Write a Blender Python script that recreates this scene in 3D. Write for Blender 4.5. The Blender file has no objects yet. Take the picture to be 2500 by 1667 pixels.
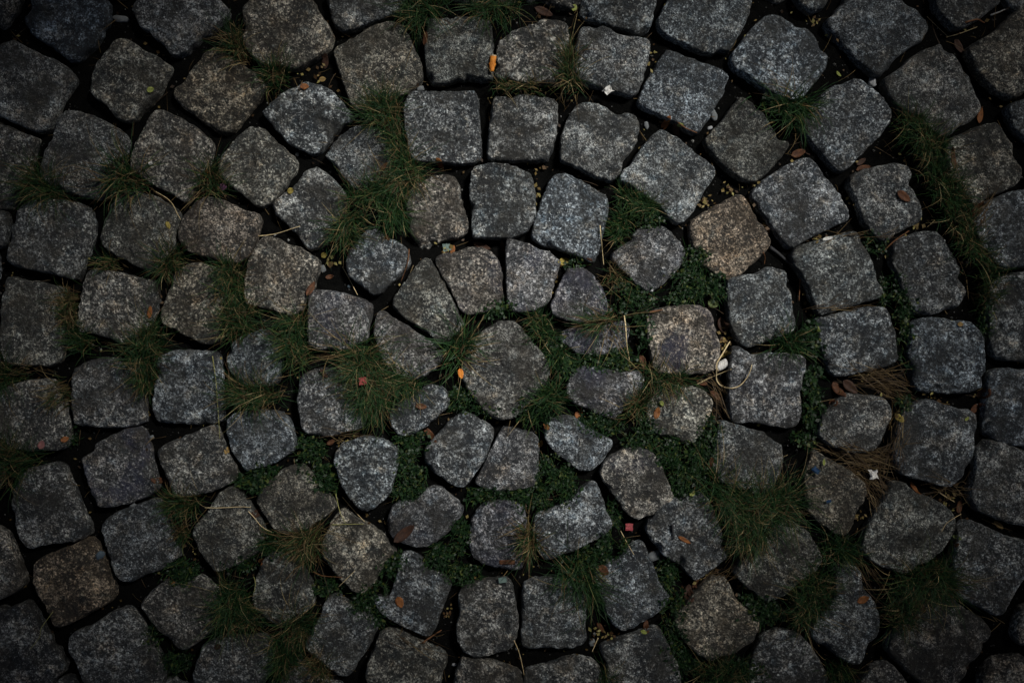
import bpy, math, random
from mathutils import Vector, noise
from mathutils.bvhtree import BVHTree

# ------------------------------------------------------------------ camera, sky, sun, exposure
SC = bpy.context.scene
S = 0.0006                      # metres on the stone tops for one photograph pixel
TOP = 0.026                     # mean height of the stone tops above the joint soil
CAMZ = TOP + 1.60
cam = bpy.data.objects.new('camera', bpy.data.cameras.new('camera'))
SC.collection.objects.link(cam)
cam.location = (0, 0, CAMZ)
cam.data.sensor_width = 36
cam.data.lens = 36 * 1.60 / (2500 * S)
cam.data.clip_start = 0.05
cam.data.clip_end = 2000
SC.camera = cam

SUN_EL, SUN_AZ = math.radians(52), math.radians(42)     # azimuth counted from +X towards +Y
world = bpy.data.worlds.new('World'); SC.world = world; world.use_nodes = True
wn = world.node_tree
sky = wn.nodes.new('ShaderNodeTexSky'); sky.sky_type = 'NISHITA'; sky.sun_disc = False
sky.sun_elevation = SUN_EL
sky.sun_rotation = math.pi / 2 - SUN_AZ
sky.dust_density = 8.0; sky.air_density = 1.0; sky.ozone_density = 0.6
wn.links.new(sky.outputs[0], wn.nodes['Background'].inputs[0])
wn.nodes['Background'].inputs[1].default_value = 0.05
sun = bpy.data.objects.new('sun', bpy.data.lights.new('sun', 'SUN'))
SC.collection.objects.link(sun)
sun.data.energy = 4.6; sun.data.angle = math.radians(10); sun.data.color = (1.0, 0.975, 0.93)
sun_dir = Vector((math.cos(SUN_EL) * math.cos(SUN_AZ), math.cos(SUN_EL) * math.sin(SUN_AZ), math.sin(SUN_EL)))
sun.rotation_euler = sun_dir.to_track_quat('Z', 'Y').to_euler()
sun.location = sun_dir * 20
SC.view_settings.view_transform = 'Standard'
SC.view_settings.look = 'None'
SC.view_settings.gamma = 1.0
SC.view_settings.exposure = 0.13
SC.view_settings.use_curve_mapping = False
SC.cycles.max_bounces = 5; SC.cycles.diffuse_bounces = 3; SC.cycles.transmission_bounces = 2

random.seed(11)
R = random.random
U = random.uniform
COL = SC.collection
KC = 3.1357                     # the photograph was measured in enlarged tiles
TILE = dict(zip('ABCDEFGHIJKLMNOP', [(x, y) for y in (0, 400, 800, 1167) for x in (0, 600, 1200, 1800)]))
KM = S / KC                     # tile pixel -> metre


def nat(t, x, y):
    return TILE[t][0] + x / KC, TILE[t][1] + y / KC


def at(t, x, y, z=TOP):
    """point of the height z that was measured at x, y of tile t"""
    u, v = nat(t, x, y)
    f = (CAMZ - z) / (CAMZ - TOP)
    return Vector(((u - 1250) * S * f, (833.5 - v) * S * f, z))


# ------------------------------------------------------------------ materials
def mat(name):
    m = bpy.data.materials.new(name); m.use_nodes = True
    nt = m.node_tree
    return m, nt, nt.nodes['Principled BSDF']


class G:
    """tiny node helper"""
    def __init__(s, nt): s.nt = nt
    def n(s, typ, **kw):
        nd = s.nt.nodes.new(typ)
        for k, v in kw.items():
            if k.startswith('i_'):
                nd.inputs[k[2:].replace('_', ' ')].default_value = v
            else:
                setattr(nd, k, v)
        return nd
    def l(s, a, b): s.nt.links.new(a, b)
    def noise(s, vec, scale, detail=4, rough=.6, dist=0):
        nd = s.n('ShaderNodeTexNoise', i_Scale=scale, i_Detail=detail, i_Roughness=rough, i_Distortion=dist)
        if vec is not None: s.l(vec, nd.inputs['Vector'])
        return nd
    def rng(s, val, a, b, c=0, d=1):
        nd = s.n('ShaderNodeMapRange'); nd.clamp = True
        for i, v in zip((1, 2, 3, 4), (a, b, c, d)): nd.inputs[i].default_value = v
        s.l(val, nd.inputs[0]); return nd.outputs[0]
    def math(s, op, a, b):
        nd = s.n('ShaderNodeMath', operation=op)
        for i, v in enumerate((a, b)):
            if isinstance(v, (int, float)): nd.inputs[i].default_value = v
            else: s.l(v, nd.inputs[i])
        return nd.outputs[0]
    def mix(s, f, a, b, mode='MIX'):
        nd = s.n('ShaderNodeMix', data_type='RGBA', blend_type=mode)
        for i, v in ((0, f), (6, a), (7, b)):
            if isinstance(v, (int, float)): nd.inputs[i].default_value = v
            elif isinstance(v, tuple): nd.inputs[i].default_value = (*v, 1)
            else: s.l(v, nd.inputs[i])
        return nd.outputs[2]


def granite():
    m, nt, bs = mat('granite'); g = G(nt)
    tc = g.n('ShaderNodeTexCoord'); oi = g.n('ShaderNodeObjectInfo')
    off = g.n('ShaderNodeVectorMath', operation='SCALE'); off.inputs[0].default_value = (37, 23, 51)
    g.l(oi.outputs['Random'], off.inputs['Scale'])
    add = g.n('ShaderNodeVectorMath', operation='ADD')
    g.l(tc.outputs['Object'], add.inputs[0]); g.l(off.outputs[0], add.inputs[1])
    v = add.outputs[0]
    rf = g.math('FRACT', g.math('MULTIPLY', oi.outputs['Random'], 7.31), 0.0)
    r3 = g.math('FRACT', g.math('MULTIPLY', oi.outputs['Random'], 23.7), 0.0)
    big = g.noise(v, 26, 5, .62, .3)
    mid = g.noise(v, 105, 5, .72)
    grain = g.noise(v, 560, 3, .8, .3)
    g.l(g.rng(rf, 0, 1, 400, 820), grain.inputs['Scale'])
    fine = g.noise(v, 1500, 2, .7)
    vor = g.n('ShaderNodeTexVoronoi', feature='F1', i_Scale=520.0); g.l(v, vor.inputs['Vector'])
    g.l(g.rng(rf, 0, 1, 400, 700), vor.inputs['Scale'])
    cell = g.n('ShaderNodeSeparateColor'); g.l(vor.outputs['Color'], cell.inputs[0])
    # light feldspar and quartz: fine grains, gathered in clumps
    clump = g.math('ADD', g.math('MULTIPLY', big.outputs[0], .55), g.math('MULTIPLY', mid.outputs[0], .45))
    clump = g.math('MULTIPLY', g.rng(clump, .37, .63, -.30, .30), g.rng(r3, 0, 1, .65, 1.25))
    fleck = g.noise(v, 210, 3, .75, .6)
    a = g.math('ADD', grain.outputs[0], clump)
    a = g.math('ADD', a, g.rng(fleck.outputs[0], .32, .68, -.17, .17))
    cream = g.rng(g.noise(v, 62, 3, .55, 1.2).outputs[0], .60, .74, 0, .30)
    a = g.math('ADD', a, g.math('MULTIPLY', cream, g.rng(r3, .2, .9, .2, 1.2)))
    a = g.math('ADD', a, g.rng(cell.outputs[0], 0, 1, -.15, .15))
    light = g.math('POWER', g.rng(a, .26, 1.0), 2.3)
    base = g.mix(light, (.034, .0365, .038), (1.0, 1.0, .95))
    warm = g.rng(g.noise(v, 55, 4, .7).outputs[0], .53, .70, 0, .8)
    base = g.mix(g.math('MULTIPLY', warm, light), base, (.66, .50, .28))
    rust = g.rng(g.noise(v, 33, 4, .65).outputs[0], .54, .69, 0, .55)
    base = g.mix(rust, base, (1.12, .86, .60), 'MULTIPLY')
    cool = g.rng(g.noise(v, 60, 3, .6).outputs[0], .54, .70, 0, .55)
    base = g.mix(cool, base, (.30, .42, .52), 'OVERLAY')
    spark = g.rng(cell.outputs[2], .90, .95, 0, .7)
    base = g.mix(g.math('MULTIPLY', spark, g.rng(a, .35, .75)), base, (.95, .95, .90))
    # black mica
    mica = g.rng(cell.outputs[1], .78, .84, 0, .75)
    base = g.mix(mica, base, (.022, .022, .024))
    # old dirt in soft blotches
    dirt = g.rng(g.noise(v, 19, 6, .7).outputs[0], .47, .62, 0, .78)
    base = g.mix(dirt, base, (.040, .037, .031))
    base = g.mix(1.0, base, oi.outputs['Color'], 'MULTIPLY')
    # remains of blue paint on some stones only
    pn = g.math('ADD', g.noise(v, 17, 3, .6).outputs[0], g.math('MULTIPLY', g.math('SUBTRACT', grain.outputs[0], .5), .5))
    paint = g.math('MULTIPLY', g.rng(pn, .50, .66), oi.outputs['Alpha'])
    base = g.mix(paint, base, (.075, .080, .165))
    g.l(base, bs.inputs['Base Color'])
    bs.inputs['Roughness'].default_value = .82
    bs.inputs['Specular IOR Level'].default_value = .35
    h = g.math('ADD', grain.outputs[0], g.math('MULTIPLY', fine.outputs[0], .35))
    h = g.math('ADD', h, g.math('ADD', g.math('MULTIPLY', mid.outputs[0], 2.2), g.math('MULTIPLY', fleck.outputs[0], 1.2)))
    bp = g.n('ShaderNodeBump', i_Strength=1.0, i_Distance=.0034)
    g.l(h, bp.inputs['Height']); g.l(bp.outputs[0], bs.inputs['Normal'])
    return m


def soil():
    m, nt, bs = mat('joint_soil'); g = G(nt)
    tc = g.n('ShaderNodeTexCoord'); v = tc.outputs['Object']
    n1 = g.noise(v, 60, 6, .7); n2 = g.noise(v, 420, 4, .7)
    c = g.mix(g.rng(n1.outputs[0], .35, .7), (.0020, .0022, .0022), (.0052, .0052, .0048))
    c = g.mix(g.rng(n2.outputs[0], .62, .74, 0, .5), c, (.028, .028, .026))
    g.l(c, bs.inputs['Base Color'])
    bs.inputs['Roughness'].default_value = .95
    bs.inputs['Specular IOR Level'].default_value = .05
    bp = g.n('ShaderNodeBump', i_Strength=1.0, i_Distance=.003)
    g.l(g.math('ADD', n1.outputs[0], n2.outputs[0]), bp.inputs['Height']); g.l(bp.outputs[0], bs.inputs['Normal'])
    return m


def bladed(name, stops, trans=.3, rough=.6):
    """leaf and grass material: colour picked by the per-blade number 'tone'"""
    m, nt, bs = mat(name); g = G(nt)
    at_ = g.n('ShaderNodeAttribute', attribute_name='tone')
    rp = g.n('ShaderNodeValToRGB')
    el = rp.color_ramp.elements
    while len(el) < len(stops): el.new(.5)
    for e, (p, c) in zip(el, stops): e.position = p; e.color = (*c, 1)
    g.l(at_.outputs['Fac'], rp.inputs[0])
    tc = g.n('ShaderNodeTexCoord')
    n = g.noise(tc.outputs['Object'], 160, 3, .6)
    c = g.mix(1.0, rp.outputs[0], g.mix(g.rng(n.outputs[0], .3, .7), (.65, .65, .65), (1.15, 1.15, 1.15)), 'MULTIPLY')
    g.l(c, bs.inputs['Base Color'])
    bs.inputs['Roughness'].default_value = rough
    bs.inputs['Specular IOR Level'].default_value = .3
    tr = g.n('ShaderNodeBsdfTranslucent'); g.l(c, tr.inputs[0])
    mx = g.n('ShaderNodeMixShader', i_Fac=trans)
    g.l(bs.outputs[0], mx.inputs[1]); g.l(tr.outputs[0], mx.inputs[2])
    g.l(mx.outputs[0], nt.nodes['Material Output'].inputs[0])
    return m


def plain(name, col, col2=None, scale=250, rough=.7, spec=.3, bump=.4):
    m, nt, bs = mat(name); g = G(nt)
    tc = g.n('ShaderNodeTexCoord')
    n = g.noise(tc.outputs['Object'], scale, 5, .65)
    c2 = col2 or tuple(x * .45 for x in col)
    g.l(g.mix(g.rng(n.outputs[0], .35, .68), c2, col), bs.inputs['Base Color'])
    bs.inputs['Roughness'].default_value = rough
    bs.inputs['Specular IOR Level'].default_value = spec
    bp = g.n('ShaderNodeBump', i_Strength=bump, i_Distance=.0008)
    g.l(n.outputs[0], bp.inputs['Height']); g.l(bp.outputs[0], bs.inputs['Normal'])
    return m


M = dict(
    granite=granite(), soil=soil(),
    green=bladed('green_grass', [(0, (.009, .034, .012)), (.45, (.020, .064, .018)), (.8, (.046, .102, .026)), (1, (.14, .165, .048))]),
    dry=bladed('dry_grass', [(0, (.045, .026, .012)), (.4, (.13, .085, .036)), (.75, (.26, .19, .085)), (1, (.46, .37, .19))], .2),
    herb=bladed('weed_leaves', [(0, (.005, .018, .006)), (.5, (.011, .035, .010)), (.85, (.024, .060, .015)), (1, (.075, .095, .020))], .25, .5),
    litter=bladed('leaf_crumbs', [(0, (.03, .017, .009)), (.4, (.10, .055, .022)), (.75, (.27, .20, .07)), (1, (.40, .36, .13))], .2),
    bark=plain('bark', (.10, .075, .052), (.04, .03, .022), 14, .9),
    added_foliage=bladed('added_foliage', [(0, (.03, .055, .014)), (.5, (.05, .085, .02)), (.8, (.09, .10, .025)), (1, (.20, .12, .03))], .0),
    grit=bladed('grit', [(0, (.03, .03, .03)), (.6, (.10, .10, .095)), (1, (.30, .30, .29))], .0, .9),
    brown=plain('brown_leaf', (.125, .048, .018), (.045, .018, .009)),
    darkbrown=plain('dark_brown_leaf', (.060, .026, .014), (.022, .011, .007)),
    orange=plain('orange_leaf', (.27, .105, .028), (.12, .042, .013)),
    vivid=plain('vivid_orange', (.72, .27, .035), (.40, .12, .015)),
    tan=plain('tan_leaf', (.34, .23, .085), (.16, .10, .035)),
    yellow=plain('yellow_leaf', (.36, .29, .07), (.20, .15, .035)),
    lime=plain('yellow_green_leaf', (.33, .37, .10), (.18, .21, .05)),
    sage=plain('dull_green_leaf', (.17, .22, .085), (.10, .13, .05)),
    straw=plain('straw', (.74, .60, .36), (.48, .36, .18)),
    stalk=plain('pale_green_stalk', (.38, .36, .14), (.20, .20, .07)),
    twig=plain('twig', (.19, .085, .035), (.08, .036, .016)),
    darktwig=plain('dark_twig', (.035, .036, .040), (.016, .016, .017)),
    white=plain('white_paper', (.84, .84, .82), (.40, .38, .34), 420),
    teal=plain('pale_green_paper', (.15, .21, .19), (.10, .15, .135), 160),
    red=plain('red_card', (.30, .065, .055), (.17, .035, .030), 400),
    pink=plain('pink_card', (.40, .075, .085), (.24, .045, .055), 400),
    purple=plain('purple_petal', (.17, .065, .14), (.11, .035, .09), 130),
    rose=plain('rose_petal', (.42, .20, .19), (.26, .11, .10), 130),
    blue=plain('blue_plastic', (.012, .05, .12), (.008, .03, .08), 130),
    pebble=plain('pebble', (.20, .215, .22), (.10, .108, .115), 180, .85),
    palepebble=plain('pale_pebble', (.50, .52, .54), (.24, .25, .26), 130, .85),
    bluepebble=plain('blue_grey_pebble', (.10, .14, .17), (.05, .07, .09), 180, .85),
    cork=plain('cork_paper', (.62, .50, .33), (.45, .33, .18), 200),
)


# ------------------------------------------------------------------ object helpers
def mesh(name, verts, faces, m, origin=(0, 0, 0), parent=None, smooth=True, tone=None):
    o3 = Vector(origin)
    me = bpy.data.meshes.new(name)
    me.from_pydata([(v[0] - o3.x, v[1] - o3.y, v[2] - o3.z) for v in verts], [], faces)
    if smooth: me.polygons.foreach_set('use_smooth', [True] * len(faces))
    if tone is not None:
        at_ = me.attributes.new('tone', 'FLOAT', 'POINT'); at_.data.foreach_set('value', tone)
    me.materials.append(M[m]); me.update()
    o = bpy.data.objects.new(name, me); COL.objects.link(o)
    o.location = o3
    if parent is not None:
        o.parent = parent
        o.location = o3 - parent.location
    return o


def tag(o, label=None, cat=None, group=None, kind=None):
    for k, v in (('label', label), ('category', cat), ('group', group), ('kind', kind)):
        if v: o[k] = v
    return o


def fbm(x, y, z, oct=4):
    return noise.fractal(Vector((x, y, z)), 1.0, 2.1, oct)


def catmull(pts, n):
    """closed smooth outline through pts, n points evenly spaced"""
    P = [Vector(p) for p in pts]; L = len(P); out = []
    for i in range(L):
        a, b, c, d = P[i - 1], P[i], P[(i + 1) % L], P[(i + 2) % L]
        for k in range(8):
            t = k / 8
            out.append(.5 * ((2 * b) + (c - a) * t + (2 * a - 5 * b + 4 * c - d) * t * t + (3 * b - a - 3 * c + d) * t ** 3))
    acc = [0]
    for i in range(len(out)): acc.append(acc[-1] + (out[(i + 1) % len(out)] - out[i]).length)
    res = []; j = 0
    for k in range(n):
        s = acc[-1] * k / n
        while acc[j + 1] < s: j += 1
        f = (s - acc[j]) / max(1e-9, acc[j + 1] - acc[j])
        res.append(out[j].lerp(out[(j + 1) % len(out)], f))
    return res

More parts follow.
